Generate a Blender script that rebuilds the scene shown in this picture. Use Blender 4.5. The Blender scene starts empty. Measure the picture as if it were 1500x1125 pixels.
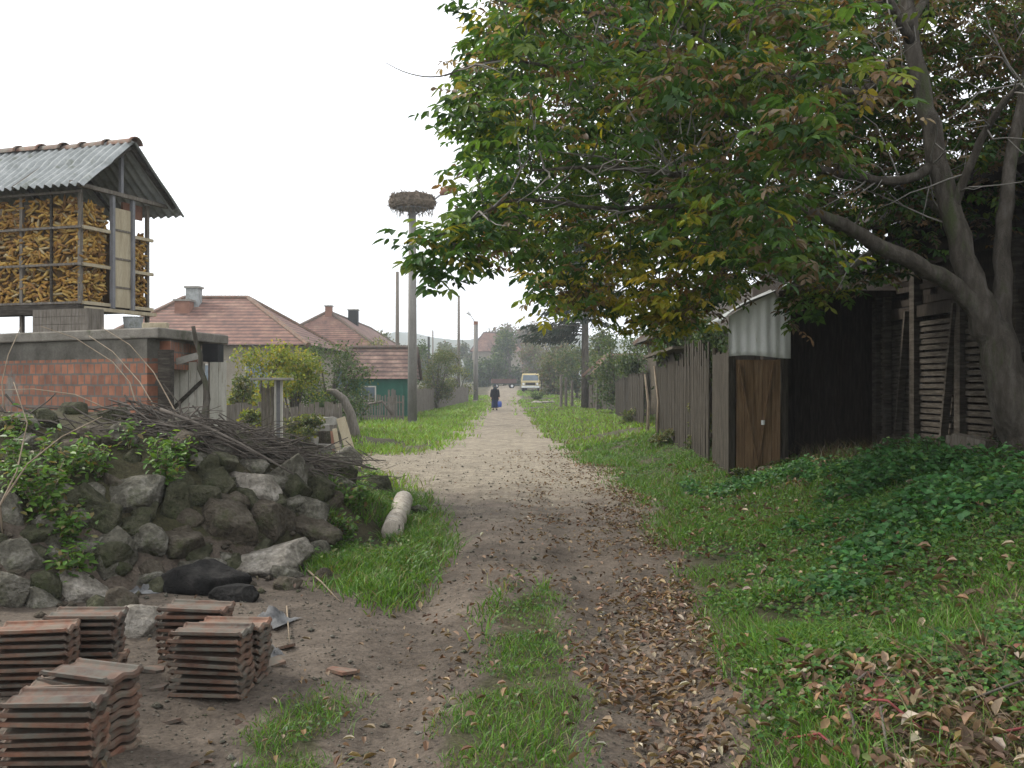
import bpy, bmesh, math, random
import numpy as np
from mathutils import Vector, Matrix, Euler
random.seed(7); RNG = np.random.default_rng(7)
S = bpy.context.scene
COL = S.collection
R = math.radians

# ---------------------------------------------------------------- camera, sky, sun, exposure
CAM_H = 1.65; F = 35/36*1500; HOR = 562.5
cam = bpy.data.cameras.new('camera'); camo = bpy.data.objects.new('camera', cam); COL.objects.link(camo)
cam.lens = 35; cam.sensor_width = 36; cam.clip_start = .05; cam.clip_end = 6000
camo.location = (0, 0, CAM_H); camo.rotation_euler = (R(90), 0, 0)
S.camera = camo
SUN_EL, SUN_AZ = 38, -66           # azimuth from +Y (view direction) towards +X; negative is left
W = bpy.data.worlds.new('World'); S.world = W; W.use_nodes = True
nt = W.node_tree; nt.nodes.clear()
o_ = nt.nodes.new('ShaderNodeOutputWorld'); b_ = nt.nodes.new('ShaderNodeBackground'); sk = nt.nodes.new('ShaderNodeTexSky')
sk.sky_type = 'NISHITA'; sk.sun_disc = False; sk.sun_elevation = R(SUN_EL); sk.sun_rotation = R(SUN_AZ)
sk.dust_density = 4; sk.air_density = 1.0
mx = nt.nodes.new('ShaderNodeMix'); mx.data_type = 'RGBA'; mx.inputs[0].default_value = .88
mx.inputs[7].default_value = (12.2, 12.4, 12.8, 1)     # even bright overcast over the blue
nt.links.new(sk.outputs[0], mx.inputs[6]); nt.links.new(mx.outputs[2], b_.inputs[0]); b_.inputs[1].default_value = .115
nt.links.new(b_.outputs[0], o_.inputs[0])
sl = bpy.data.lights.new('sun', 'SUN'); so = bpy.data.objects.new('sun', sl); COL.objects.link(so)
sl.energy = 3.6; sl.angle = R(12); sl.color = (1, .95, .86)
az, el = R(SUN_AZ), R(SUN_EL)
so.rotation_euler = Vector((-math.sin(az)*math.cos(el), -math.cos(az)*math.cos(el), -math.sin(el))).to_track_quat('-Z', 'Y').to_euler()
S.view_settings.view_transform = 'Standard'; S.view_settings.look = 'None'
S.view_settings.exposure = .42; S.view_settings.gamma = 1
S.render.engine = 'CYCLES'
S.render.filter_size = 2.0
S.cycles.max_bounces = 6; S.cycles.diffuse_bounces = 3; S.cycles.transmission_bounces = 4; S.cycles.volume_bounces = 0

# ---------------------------------------------------------------- helpers
def at(px, py, D):
    return Vector(((px-750)/F*D, D, CAM_H-(py-HOR)/F*D))
def flat(px, py, z=0.0):
    D = (CAM_H-z)*F/(py-HOR); return ((px-750)/F*D, D)
def sm(t):
    t = np.clip(t, 0, 1); return t*t*(3-2*t)
def vnoise(x, y, seed=0):
    x = np.asarray(x, float); y = np.asarray(y, float)
    xi = np.floor(x).astype(np.int64); yi = np.floor(y).astype(np.int64); fx = x-xi; fy = y-yi
    def h(a, b):
        n = (a*374761393 + b*668265263 + seed*974634777) & 0x7fffffff
        n = ((n ^ (n >> 13))*1274126177) & 0x7fffffff
        n = n ^ (n >> 16)
        return (n & 0xffff)/65535.0*2-1
    ux = fx*fx*(3-2*fx); uy = fy*fy*(3-2*fy)
    return (h(xi, yi)*(1-ux)+h(xi+1, yi)*ux)*(1-uy)+(h(xi, yi+1)*(1-ux)+h(xi+1, yi+1)*ux)*uy
def fbm(x, y, seed=0, o=4):
    r = 0; a = 1
    for k in range(o):
        r = r + a*vnoise(x*2**k, y*2**k, seed+k); a *= .5
    return r
def inpoly(x, y, poly):
    ins = np.zeros(np.shape(x), bool); n = len(poly)
    for i in range(n):
        x0, y0 = poly[i]; x1, y1 = poly[(i+1) % n]
        if y0 == y1: continue
        c = ((y0 > y) != (y1 > y)) & (x < (x1-x0)*(y-y0)/(y1-y0)+x0)
        ins ^= c
    return ins

EY = [0, 4.3, 8, 12, 20, 31, 45, 70, 130, 900]; EX = [.9, 1.0, 1.42, 1.85, 1.85, 1.0, .9, .9, 1.0, 6]
P0 = np.array((-6.0, 8.8)); P1 = np.array((-1.9, 12.0)); PD = (P1-P0)/np.linalg.norm(P1-P0); PL = np.linalg.norm(P1-P0)
def H(x, y):
    x = np.asarray(x, float); y = np.asarray(y, float)
    xe = np.interp(y, EY, EX)
    z = np.interp(y, [0, 11, 15], [1.0, .84, .52])*sm((x-xe-.05)/np.interp(y, [0, 11, 15], [2.9, 3.1, 3.3]))*np.interp(y, [0, 20, 30, 45, 70], [1, 1, .8, .35, .15])
    z = z + .13*np.exp(-((x-xe-.35)/.4)**2)*np.interp(y, [0, 12, 16], [1, 1, 0])
    dx = x-P0[0]; dy = y-P0[1]
    t = (dx*PD[0]+dy*PD[1])/PL; s = dx*PD[1]-dy*PD[0]          # s>0 on the road side
    hh = np.interp(t, [-1, 0, .45, .75, .95, 1.12], [1.46, 1.48, 1.40, 1.10, .62, 0])
    wid = np.where(s > 0, np.interp(t, [0, .6, 1], [2.75, 2.2, .95]), 2.6)
    z = z + hh*np.clip(1-(np.abs(s)/wid)**1.9, 0, 1)
    z = z + .95*sm((y-72)/60) + .012*np.clip(y-132, 0, 400)
    xc = .15-.013*y
    near = np.interp(y, [0, 10, 18], [1, 1, 0])
    z = z - .075*near*(np.exp(-((x-xc-.62)/.24)**2)+np.exp(-((x-xc+.72)/.26)**2))
    z = z + .05*fbm(x*.6, y*.6, 3, 3)*np.interp(y, [0, 4, 60, 200], [.5, 1, 1, 4]) + .014*fbm(x*5, y*5, 9, 2)
    return z
def gz(x, y): return float(H(np.array([x]), np.array([y]))[0])
def hit(px, py, d0=3.0, d1=60):
    D = np.linspace(d0, d1, 1500)*1.0
    x = (px-750)/F*D; zr = CAM_H-(py-HOR)/F*D
    k = np.argmax(zr <= H(x, D))
    return Vector((x[k], D[k], zr[k]))

def pxpoly(pts): return [flat(*p) for p in pts]
DIRT = pxpoly([(1250, 1800), (1112, 1140), (1062, 1000), (1012, 863), (985, 780), (950, 735), (895, 690), (845, 665), (800, 640), (785, 620), (768, 600), (756, 588), (750, 576),
               (722, 576), (715, 590), (702, 603), (682, 622), (660, 645), (640, 660), (560, 668), (495, 672), (495, 692), (545, 697), (605, 708), (640, 750), (650, 800),
               (625, 862), (560, 882), (480, 850), (430, 815), (330, 825), (150, 850), (-100, 870), (-500, 900), (-900, 1800)])
ISL = [pxpoly([(625, 1190), (640, 1130), (690, 985), (735, 885), (765, 866), (805, 868), (832, 930), (848, 1020), (862, 1140), (870, 1190)]),
       pxpoly([(385, 1160), (375, 1050), (440, 1003), (535, 990), (540, 1010), (500, 1060), (480, 1160)])]
DIRT2 = [(-1.25, 90), (.6, 90), (1.0, 150), (1.4, 260), (-1.4, 260), (-1.2, 150)]
def dirtmask(x, y):
    n1 = fbm(x*1.7, y*1.7, 21, 3); n2 = fbm(x*1.7, y*1.7, 31, 3)
    k = np.clip(y/12, .5, 2.5)
    xx = x+n1*.13*k; yy = y+n2*.2*k
    m = inpoly(xx, yy, DIRT) | inpoly(xx, yy, DIRT2)
    for p in ISL:
        m &= ~inpoly(x+n1*.09, y+n2*.16, p)
    return m

def dirtfrac(x, y):
    k = np.clip(y/10, .6, 3); f = 0
    for i in range(14):
        a = i*2.4; r = .05+.018*i
        f = f+dirtmask(x+math.cos(a)*r*k, y+math.sin(a)*r*k*1.6)
    return f/14
def mound_t(x, y):
    dx = x-P0[0]; dy = y-P0[1]; return (dx*PD[0]+dy*PD[1])/PL, dx*PD[1]-dy*PD[0]
def link(o, parent=None):
    COL.objects.link(o)
    if parent: o.parent = parent
    return o
def tag(o, label, cat, group=None, kind='thing'):
    o['label'] = label; o['category'] = cat
    if group: o['group'] = group
    if kind: o['kind'] = kind
    return o
def thing(name, label, cat, loc=(0, 0, 0), rz=0, group=None):
    o = bpy.data.objects.new(name, None); o.empty_display_size = .2
    o.location = loc; o.rotation_euler = (0, 0, rz); link(o)
    return tag(o, label, cat, group)

class MB:
    """collects shapes; build() links them as one mesh object"""
    def __init__(s): s.v = []; s.f = []
    def add(s, vs, fs):
        n = len(s.v); s.v += [tuple(v) for v in vs]; s.f += [tuple(i+n for i in f) for f in fs]; return s
    def box(s, c, size, rot=None, jit=0, taper=1):
        x, y, z = [d/2 for d in size]
        vs = [Vector((sx*x*(taper if sz > 0 else 1), sy*y*(taper if sz > 0 else 1), sz*z)) for sx in (-1, 1) for sy in (-1, 1) for sz in (-1, 1)]
        if jit: vs = [v+Vector([random.uniform(-jit, jit) for _ in range(3)]) for v in vs]
        if rot is not None:
            m = rot if isinstance(rot, Matrix) else Euler(rot).to_matrix(); vs = [m @ v for v in vs]
        c = Vector(c)
        return s.add([v+c for v in vs], [(0, 1, 3, 2), (4, 6, 7, 5), (0, 4, 5, 1), (2, 3, 7, 6), (0, 2, 6, 4), (1, 5, 7, 3)])
    def b2(s, a, b, jit=0):
        return s.box([(a[i]+b[i])/2 for i in range(3)], [abs(b[i]-a[i]) for i in range(3)], jit=jit)
    def bar(s, a, b, w, h=None, up=(0, 0, 1)):
        a, b = Vector(a), Vector(b); d = b-a; L = d.length; d.normalize(); h = h or w
        u = Vector(up); sd = d.cross(u)
        if sd.length < 1e-4: sd = d.cross(Vector((1, 0, 0)))
        sd.normalize(); u = sd.cross(d)
        m = Matrix((d, sd, u)).transposed()
        return s.box((a+b)/2, (L, w, h), rot=m)
    def tube(s, pts, rad, n=8, cap=True, wob=0):
        pts = [Vector(p) for p in pts]; k = len(pts)
        if not hasattr(rad, '__len__'): rad = [rad]*k
        t0 = (pts[1]-pts[0]).normalized(); u = t0.orthogonal().normalized(); rings = []; base = len(s.v)
        for i, p in enumerate(pts):
            t = (pts[min(i+1, k-1)]-pts[max(i-1, 0)]).normalized()
            u = (u-t*u.dot(t)).normalized(); w = t.cross(u)
            for j in range(n):
                a = 2*math.pi*j/n; r = rad[i]*(1+(random.uniform(-wob, wob) if wob else 0))
                s.v.append(tuple(p+u*math.cos(a)*r+w*math.sin(a)*r))
        for i in range(k-1):
            for j in range(n):
                a = base+i*n+j; b = base+i*n+(j+1) % n
                s.f.append((a, b, b+n, a+n))
        if cap:
            s.f.append(tuple(base+j for j in range(n))[::-1]); s.f.append(tuple(base+(k-1)*n+j for j in range(n)))
        return s
    def lathe(s, prof, n=24, c=(0, 0, 0), wob=0):
        base = len(s.v)
        for r, z in prof:
            for j in range(n):
                a = 2*math.pi*j/n; q = r*(1+(random.uniform(-wob, wob) if wob else 0))
                s.v.append((c[0]+q*math.cos(a), c[1]+q*math.sin(a), c[2]+z+(random.uniform(-wob, wob)*.2 if wob else 0)))
        for i in range(len(prof)-1):
            for j in range(n):
                a = base+i*n+j; b = base+i*n+(j+1) % n; s.f.append((a, b, b+n, a+n))
        s.f.append(tuple(base+j for j in range(n))[::-1]); s.f.append(tuple(base+(len(prof)-1)*n+j for j in range(n)))
        return s
    def build(s, name, m, parent=None, smooth=False, loc=None, rot=None, bevel=0):
        me = bpy.data.meshes.new(name); me.from_pydata(s.v, [], s.f); me.update()
        if m: me.materials.append(m)
        if smooth: me.polygons.foreach_set('use_smooth', [True]*len(me.polygons))
        o = bpy.data.objects.new(name, me); link(o, parent)
        if loc is not None: o.location = loc
        if rot is not None: o.rotation_euler = rot
        if bevel:
            b = o.modifiers.new('bevel', 'BEVEL'); b.width = bevel; b.segments = 2; b.limit_method = 'ANGLE'
        return o

def arr_mesh(name, V, Fc, m, col=None, parent=None, smooth=False, attrs=None):
    me = bpy.data.meshes.new(name); V = np.asarray(V, np.float32); Fc = np.asarray(Fc, np.int32)
    me.vertices.add(len(V)); me.vertices.foreach_set('co', V.ravel())
    n, k = Fc.shape
    me.loops.add(n*k); me.loops.foreach_set('vertex_index', Fc.ravel())
    me.polygons.add(n); me.polygons.foreach_set('loop_start', np.arange(0, n*k, k, dtype=np.int32))
    if smooth: me.polygons.foreach_set('use_smooth', np.ones(n, bool))
    me.update(calc_edges=True); me.validate()
    if col is not None:
        c = me.color_attributes.new('Col', 'FLOAT_COLOR', 'POINT')
        c.data.foreach_set('color', np.concatenate([col, np.ones((len(col), 1))], 1).astype(np.float32).ravel())
    for a, d in (attrs or {}).items():
        q = me.attributes.new(a, 'FLOAT', 'POINT'); q.data.foreach_set('value', np.asarray(d, np.float32))
    me.materials.append(m)
    return link(bpy.data.objects.new(name, me), parent)

def unit(a): return a/np.maximum(np.linalg.norm(a, axis=1, keepdims=True), 1e-6)
def leaves(name, P, U, N, L, Wd, col, m, parent=None, fold=.18, droop=.12):
    """every leaf is a folded blade of two quads"""
    U = unit(U); Sd = unit(np.cross(U, N)); N = np.cross(Sd, U); L = L[:, None]; Wd = Wd[:, None]
    b = P; l1 = P+U*L*.33+Sd*Wd*.46+N*Wd*fold; l2 = P+U*L*.7+Sd*Wd*.4+N*(Wd*fold-L*droop*.4)
    t = P+U*L-N*L*droop; r2 = P+U*L*.7-Sd*Wd*.4+N*(Wd*fold-L*droop*.4); r1 = P+U*L*.33-Sd*Wd*.46+N*Wd*fold
    n = len(P); V = np.stack([b, l1, l2, t, r2, r1], 1).reshape(-1, 3)
    k = np.arange(n)[:, None]*6
    Fc = np.concatenate([k+np.array([0, 1, 2, 3]), k+np.array([0, 3, 4, 5])])
    return arr_mesh(name, V, Fc, m, np.repeat(col, 6, 0), parent)
def pal(n, cols, wts, jit=.25):
    c = np.array(cols)[RNG.choice(len(cols), n, p=np.array(wts)/sum(wts))]
    return np.clip(c*(1+RNG.uniform(-jit, jit, (n, 1)))*(1+RNG.uniform(-.1, .1, (n, 3))), .004, 1)
def rdir(n): return unit(RNG.normal(size=(n, 3)))

# ---------------------------------------------------------------- materials
def newmat(name):
    m = bpy.data.materials.new(name); m.use_nodes = True; t = m.node_tree; t.nodes.clear()
    o = t.nodes.new('ShaderNodeOutputMaterial'); p = t.nodes.new('ShaderNodeBsdfPrincipled')
    t.links.new(p.outputs[0], o.inputs[0]); return m, t, p, o
def ramp(t, fac, stops):
    r = t.nodes.new('ShaderNodeValToRGB'); e = r.color_ramp.elements
    while len(e) < len(stops): e.new(.5)
    for k, (q, c) in enumerate(stops): e[k].position = q; e[k].color = (*c, 1)
    t.links.new(fac, r.inputs[0]); return r.outputs[0]
def noise(t, vec, sc, det=6, rough=.6):
    n = t.nodes.new('ShaderNodeTexNoise'); n.inputs['Scale'].default_value = sc; n.inputs['Detail'].default_value = det; n.inputs['Roughness'].default_value = rough
    if vec: t.links.new(vec, n.inputs[0])
    return n.outputs[0]
def mixc(t, fac, a, b, mode='MIX'):
    n = t.nodes.new('ShaderNodeMix'); n.data_type = 'RGBA'; n.blend_type = mode
    if isinstance(fac, float): n.inputs[0].default_value = fac
    else: t.links.new(fac, n.inputs[0])
    for s, v in ((6, a), (7, b)):
        if isinstance(v, tuple): n.inputs[s].default_value = (*v, 1)
        else: t.links.new(v, n.inputs[s])
    return n.outputs[2]
def bump(t, p, hgt, st, dist=.02):
    b = t.nodes.new('ShaderNodeBump'); b.inputs['Strength'].default_value = st; b.inputs['Distance'].default_value = dist
    t.links.new(hgt, b.inputs['Height']); t.links.new(b.outputs[0], p.inputs['Normal'])
def coords(t, stretch=None, kind='Object'):
    c = t.nodes.new('ShaderNodeTexCoord').outputs[kind]
    if stretch:
        mp = t.nodes.new('ShaderNodeMapping'); mp.inputs['Scale'].default_value = stretch; t.links.new(c, mp.inputs[0]); return mp.outputs[0]
    return c
def pmat(name, stops, scale=3, rough=.85, bmp=.5, dist=.02, stretch=None, spot=None, spec=.12, metal=0, fine=14, fmix=.35):
    m, t, p, o = newmat(name); c = coords(t, stretch)
    n = noise(t, c, scale, 8, .65)
    k = len(stops); col = ramp(t, n, [(.28+.44*i/max(1, k-1), s) for i, s in enumerate(stops)])
    if spot:
        sc, cc, lo, hi = spot; q = ramp(t, noise(t, c, sc, 6, .7), [(lo, (0, 0, 0)), (hi, (1, 1, 1))]); col = mixc(t, q, col, cc)
    f = noise(t, c, scale*fine, 4, .6)
    col = mixc(t, fmix, col, ramp(t, f, [(.3, (.35, .35, .35)), (.7, (1, 1, 1))]), 'MULTIPLY')
    t.links.new(col, p.inputs['Base Color']); p.inputs['Roughness'].default_value = rough
    p.inputs['Specular IOR Level'].default_value = spec; p.inputs['Metallic'].default_value = metal
    if bmp:
        h = mixc(t, .5, n, f); bump(t, p, h, bmp, dist)
    return m
def leafmat(name, tr=.35, rough=.5):
    m, t, p, o = newmat(name); a = t.nodes.new('ShaderNodeAttribute'); a.attribute_name = 'Col'
    n = ramp(t, noise(t, coords(t), 40, 3), [(.3, (.75, .75, .75)), (.7, (1.1, 1.1, 1.1))]); col = mixc(t, 1.0, a.outputs[0], n, 'MULTIPLY')
    t.links.new(col, p.inputs['Base Color']); p.inputs['Roughness'].default_value = rough; p.inputs['Specular IOR Level'].default_value = .3
    tl = t.nodes.new('ShaderNodeBsdfTranslucent'); t.links.new(mixc(t, 1.0, col, (1.25, 1.15, .6), 'MULTIPLY'), tl.inputs[0])
    ms = t.nodes.new('ShaderNodeMixShader'); ms.inputs[0].default_value = tr
    t.links.new(p.outputs[0], ms.inputs[1]); t.links.new(tl.outputs[0], ms.inputs[2]); t.links.new(ms.outputs[0], o.inputs[0])
    return m
M = {}
M['leaf'] = leafmat('leaf', .42); M['grass'] = leafmat('grass_blade', .3, .55); M['dryleaf'] = leafmat('dry_leaf', .12, .7)
M['bark'] = pmat('bark', [(.05, .043, .033), (.115, .10, .082), (.2, .18, .155)], 4, .9, 1, .06, (3, 3, .7), (1.5, (.09, .11, .05), .55, .7))
M['twig'] = pmat('twig', [(.06, .05, .042), (.16, .14, .12)], 6, .9, .4)
M['greytwig'] = pmat('grey_twig', [(.12, .11, .10), (.28, .265, .24)], 6, .9, .3)
M['cane'] = pmat('dry_cane', [(.17, .13, .09), (.32, .26, .19)], 6, .8, .2)
M['redcane'] = pmat('red_cane', [(.14, .03, .035), (.22, .055, .055)], 6, .6, .2)
M['rock'] = pmat('grey_rock', [(.055, .05, .038), (.15, .14, .11), (.34, .32, .275)], 6, .95, 1, .09, None, (2.2, (.09, .10, .045), .56, .72), fine=5, fmix=.75)
M['rockpale'] = pmat('pale_rock', [(.14, .125, .10), (.31, .28, .235), (.54, .50, .44)], 6, .95, 1, .09, None, (2.6, (.13, .13, .075), .6, .75), fine=5, fmix=.75)
M['rockbrown'] = pmat('brown_rock', [(.05, .042, .03), (.105, .088, .066), (.19, .165, .13)], 6, .95, 1, .09, None, (2.2, (.08, .09, .04), .55, .7), fine=5, fmix=.75)
M['rockblack'] = pmat('black_rock', [(.008, .008, .008), (.018, .017, .016), (.05, .047, .043)], 6, .9, 1, .05, fine=5, fmix=.75)  # near-black mottled stone colour
M['moss'] = pmat('mossy_rock', [(.035, .036, .022), (.075, .075, .045), (.15, .14, .1)], 6, .95, 1, .09, None, (2, (.06, .075, .03), .54, .7), fine=5, fmix=.75)
M['concrete'] = pmat('concrete', [(.2, .19, .165), (.31, .295, .26), (.4, .38, .34)], 2.2, .93, .5, .02, None, (1.6, (.12, .12, .08), .56, .75))
M['darkcon'] = pmat('shadowed_concrete', [(.06, .055, .045), (.12, .112, .095), (.18, .17, .145)], 2.2, .93, .5, .02)  # lintel concrete with the slab's shadow mixed into its colour
M['slabcon'] = pmat('slab_concrete', [(.11, .10, .082), (.19, .175, .15), (.28, .26, .225)], 3, .95, .6, .03, None, (2, (.08, .085, .05), .55, .7))
M['polecon'] = pmat('pole_concrete', [(.17, .16, .145), (.26, .25, .23)], 2.5, .9, .4, .02, (1, 1, .4))
M['wood'] = pmat('grey_wood', [(.085, .07, .055), (.17, .15, .125), (.26, .235, .205)], 5, .9, .6, .012, (6, 6, .7))
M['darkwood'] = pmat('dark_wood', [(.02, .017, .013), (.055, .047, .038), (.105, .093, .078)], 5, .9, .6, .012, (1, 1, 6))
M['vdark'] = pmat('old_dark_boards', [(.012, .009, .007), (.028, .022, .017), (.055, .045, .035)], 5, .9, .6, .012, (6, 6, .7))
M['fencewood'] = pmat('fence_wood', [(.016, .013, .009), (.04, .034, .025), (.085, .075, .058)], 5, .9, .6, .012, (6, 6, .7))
M['doorwood'] = pmat('door_wood', [(.09, .055, .028), (.19, .12, .065), (.30, .205, .12)], 4, .75, .5, .01, (7, 7, .5), (3, (.1, .06, .03), .58, .7))
M['ply'] = pmat('pale_board', [(.30, .25, .17), (.42, .36, .25), (.52, .46, .34)], 2, .85, .3, .01, (4, 4, .6), (2, (.2, .16, .1), .57, .72))
M['whiteboard'] = pmat('white_board', [(.36, .34, .29), (.5, .48, .42), (.6, .575, .52)], 2, .8, .3, .01, (5, 5, .6), (2.4, (.25, .22, .17), .57, .7))
M['asbestos'] = pmat('grey_corrugated', [(.2, .21, .2), (.31, .325, .32), (.42, .43, .42)], 4, .9, .5, .01, (1, 1, 1), (3, (.13, .14, .10), .55, .7))
M['metal'] = pmat('grey_metal', [(.14, .14, .15), (.25, .25, .26)], 4, .6, .2)
M['tin'] = pmat('white_tin', [(.55, .56, .55), (.74, .75, .74), (.82, .83, .83)], 2.5, .5, .3, .01, (3, 3, .6), (3, (.3, .2, .13), .64, .74), fmix=.1)
M['green'] = pmat('green_paint', [(.02, .085, .06), (.035, .135, .095)], 2, .8, .2)
M['plaster'] = pmat('plaster', [(.24, .21, .165), (.34, .3, .245)], 1.5, .9, .2)
M['redbrickwall'] = pmat('brick_mass', [(.2, .1, .07), (.3, .16, .11)], 3, .9, .3)
M['clay'] = None
M['nest'] = pmat('nest_sticks', [(.07, .05, .035), (.17, .135, .10), (.25, .2, .15)], 9, .95, .8)
M['ochre'] = pmat('yellow_paint', [(.40, .32, .15), (.5, .42, .24)], 2, .5, .1)
M['glass'] = pmat('window_glass', [(.05, .08, .1), (.1, .14, .17)], 1.5, .1, 0, spec=.8)
M['rubber'] = pmat('rubber', [(.015, .015, .015), (.03, .03, .03)], 5, .85, .2)
M['redpaint'] = pmat('red_paint', [(.11, .06, .05), (.15, .085, .07)], 2, .7, .2)
M['skin'] = pmat('skin', [(.45, .27, .2), (.55, .34, .26)], 6, .6, .1)
M['coat'] = pmat('dark_coat', [(.012, .014, .02), (.028, .03, .038)], 9, .9, .3)
M['skirt'] = pmat('navy_skirt', [(.012, .02, .05), (.025, .035, .08)], 9, .9, .3)
M['scarf'] = pmat('head_scarf', [(.03, .045, .055), (.06, .08, .09)], 9, .9, .3)
M['bluebag'] = pmat('blue_bag', [(.05, .09, .35), (.09, .15, .45)], 5, .5, .2)
M['logw'] = pmat('peeled_log', [(.2, .17, .14), (.42, .375, .31), (.55, .5, .43)], 4, .85, .7, .015, (4, 4, 1), (5, (.12, .1, .08), .56, .66))
M['ash'] = pmat('grey_rag', [(.05, .05, .052), (.13, .13, .13), (.27, .27, .265)], 6, .8, .6)

def tilemat(name='clay_tile', scale=1.0, row=.33):
    m, t, p, o = newmat(name); c = coords(t); oi = t.nodes.new('ShaderNodeObjectInfo')
    n = noise(t, c, 4*scale, 7, .65)
    ad = t.nodes.new('ShaderNodeVectorMath'); t.links.new(c, ad.inputs[0]); t.links.new(oi.outputs['Location'], ad.inputs[1])
    n = noise(t, ad.outputs[0], 5, 7, .65)
    col = ramp(t, n, [(.3, (.05, .03, .022)), (.5, (.118, .06, .037)), (.68, (.185, .115, .08))])
    q = ramp(t, noise(t, ad.outputs[0], 9, 6, .7), [(.42, (0, 0, 0)), (.6, (1, 1, 1))])
    col = mixc(t, q, col, (.105, .094, .073))
    v = ramp(t, oi.outputs['Random'], [(0, (.62, .64, .66)), (.5, (.95, .95, .95)), (1, (1.3, 1.08, .98))]); col = mixc(t, 1.0, col, v, 'MULTIPLY')
    t.links.new(col, p.inputs['Base Color']); p.inputs['Roughness'].default_value = .9
    bump(t, p, noise(t, ad.outputs[0], 60, 4), .4, .006); return m
M['clay'] = tilemat()
def roofmat(name, cols, row=.33, wid=.24):
    """courses of tiles down the slope: local x along the eave, z up the roof"""
    m, t, p, o = newmat(name); c = coords(t); sp = t.nodes.new('ShaderNodeSeparateXYZ'); t.links.new(c, sp.inputs[0])
    n = noise(t, c, 1.2, 7, .7); col = ramp(t, n, [(.3, cols[0]), (.5, cols[1]), (.7, cols[2])])
    w = t.nodes.new('ShaderNodeMath'); w.operation = 'MULTIPLY'; w.inputs[1].default_value = 1/row; t.links.new(sp.outputs[2], w.inputs[0])
    f = t.nodes.new('ShaderNodeMath'); f.operation = 'FRACT'; t.links.new(w.outputs[0], f.inputs[0])
    line = ramp(t, f.outputs[0], [(.0, (.08, .08, .08)), (.3, (.5, .5, .5)), (.5, (1.2, 1.2, 1.2))])
    nn = noise(t, coords(t, (4, 4, 2.9)), 1, 2, .5); col = mixc(t, .4, col, ramp(t, nn, [(.35, (.45, .5, .5)), (.65, (1.15, 1.1, 1.05))]), 'MULTIPLY')
    col = mixc(t, .75, col, line, 'MULTIPLY'); t.links.new(col, p.inputs['Base Color']); p.inputs['Roughness'].default_value = .9
    bump(t, p, f.outputs[0], .8, .05); return m
M['roofred'] = roofmat('red_roof_tiles', [(.085, .047, .037), (.165, .083, .062), (.25, .15, .105)], .17)
M['roofbrown'] = roofmat('brown_roof_tiles', [(.07, .045, .036), (.13, .08, .065), (.27, .18, .14)], .2)
def brickmat():
    m, t, p, o = newmat('hollow_bricks'); c = coords(t); sp = t.nodes.new('ShaderNodeSeparateXYZ'); cb = t.nodes.new('ShaderNodeCombineXYZ')
    t.links.new(c, sp.inputs[0]); t.links.new(sp.outputs[0], cb.inputs[0]); t.links.new(sp.outputs[2], cb.inputs[1])
    dist = t.nodes.new('ShaderNodeVectorMath'); dist.operation = 'MULTIPLY_ADD'; nz = t.nodes.new('ShaderNodeTexNoise'); nz.inputs['Scale'].default_value = 4
    t.links.new(c, nz.inputs[0]); t.links.new(nz.outputs[1], dist.inputs[0]); dist.inputs[1].default_value = (.03, .03, 0); t.links.new(cb.outputs[0], dist.inputs[2])
    b = t.nodes.new('ShaderNodeTexBrick'); t.links.new(dist.outputs[0], b.inputs[0])
    b.inputs['Color1'].default_value = (.31, .125, .068, 1); b.inputs['Color2'].default_value = (.15, .066, .042, 1); b.inputs['Mortar'].default_value = (.12, .105, .09, 1)
    b.inputs['Scale'].default_value = 1; b.inputs['Brick Width'].default_value = .145; b.inputs['Row Height'].default_value = .15; b.inputs['Mortar Size'].default_value = .014
    b.inputs['Bias'].default_value = -.1; b.offset = .5
    q = ramp(t, noise(t, c, 1.1, 6, .7), [(.56, (0, 0, 0)), (.66, (1, 1, 1))]); col = mixc(t, q, b.outputs[0], (.2, .185, .16))
    col = mixc(t, .6, col, ramp(t, noise(t, c, 7, 5), [(.3, (.4, .4, .4)), (.7, (1.1, 1.1, 1.1))]), 'MULTIPLY')
    t.links.new(col, p.inputs['Base Color']); p.inputs['Roughness'].default_value = .92; bump(t, p, b.outputs[1], -.6, .02); return m
M['brick'] = brickmat()
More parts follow.
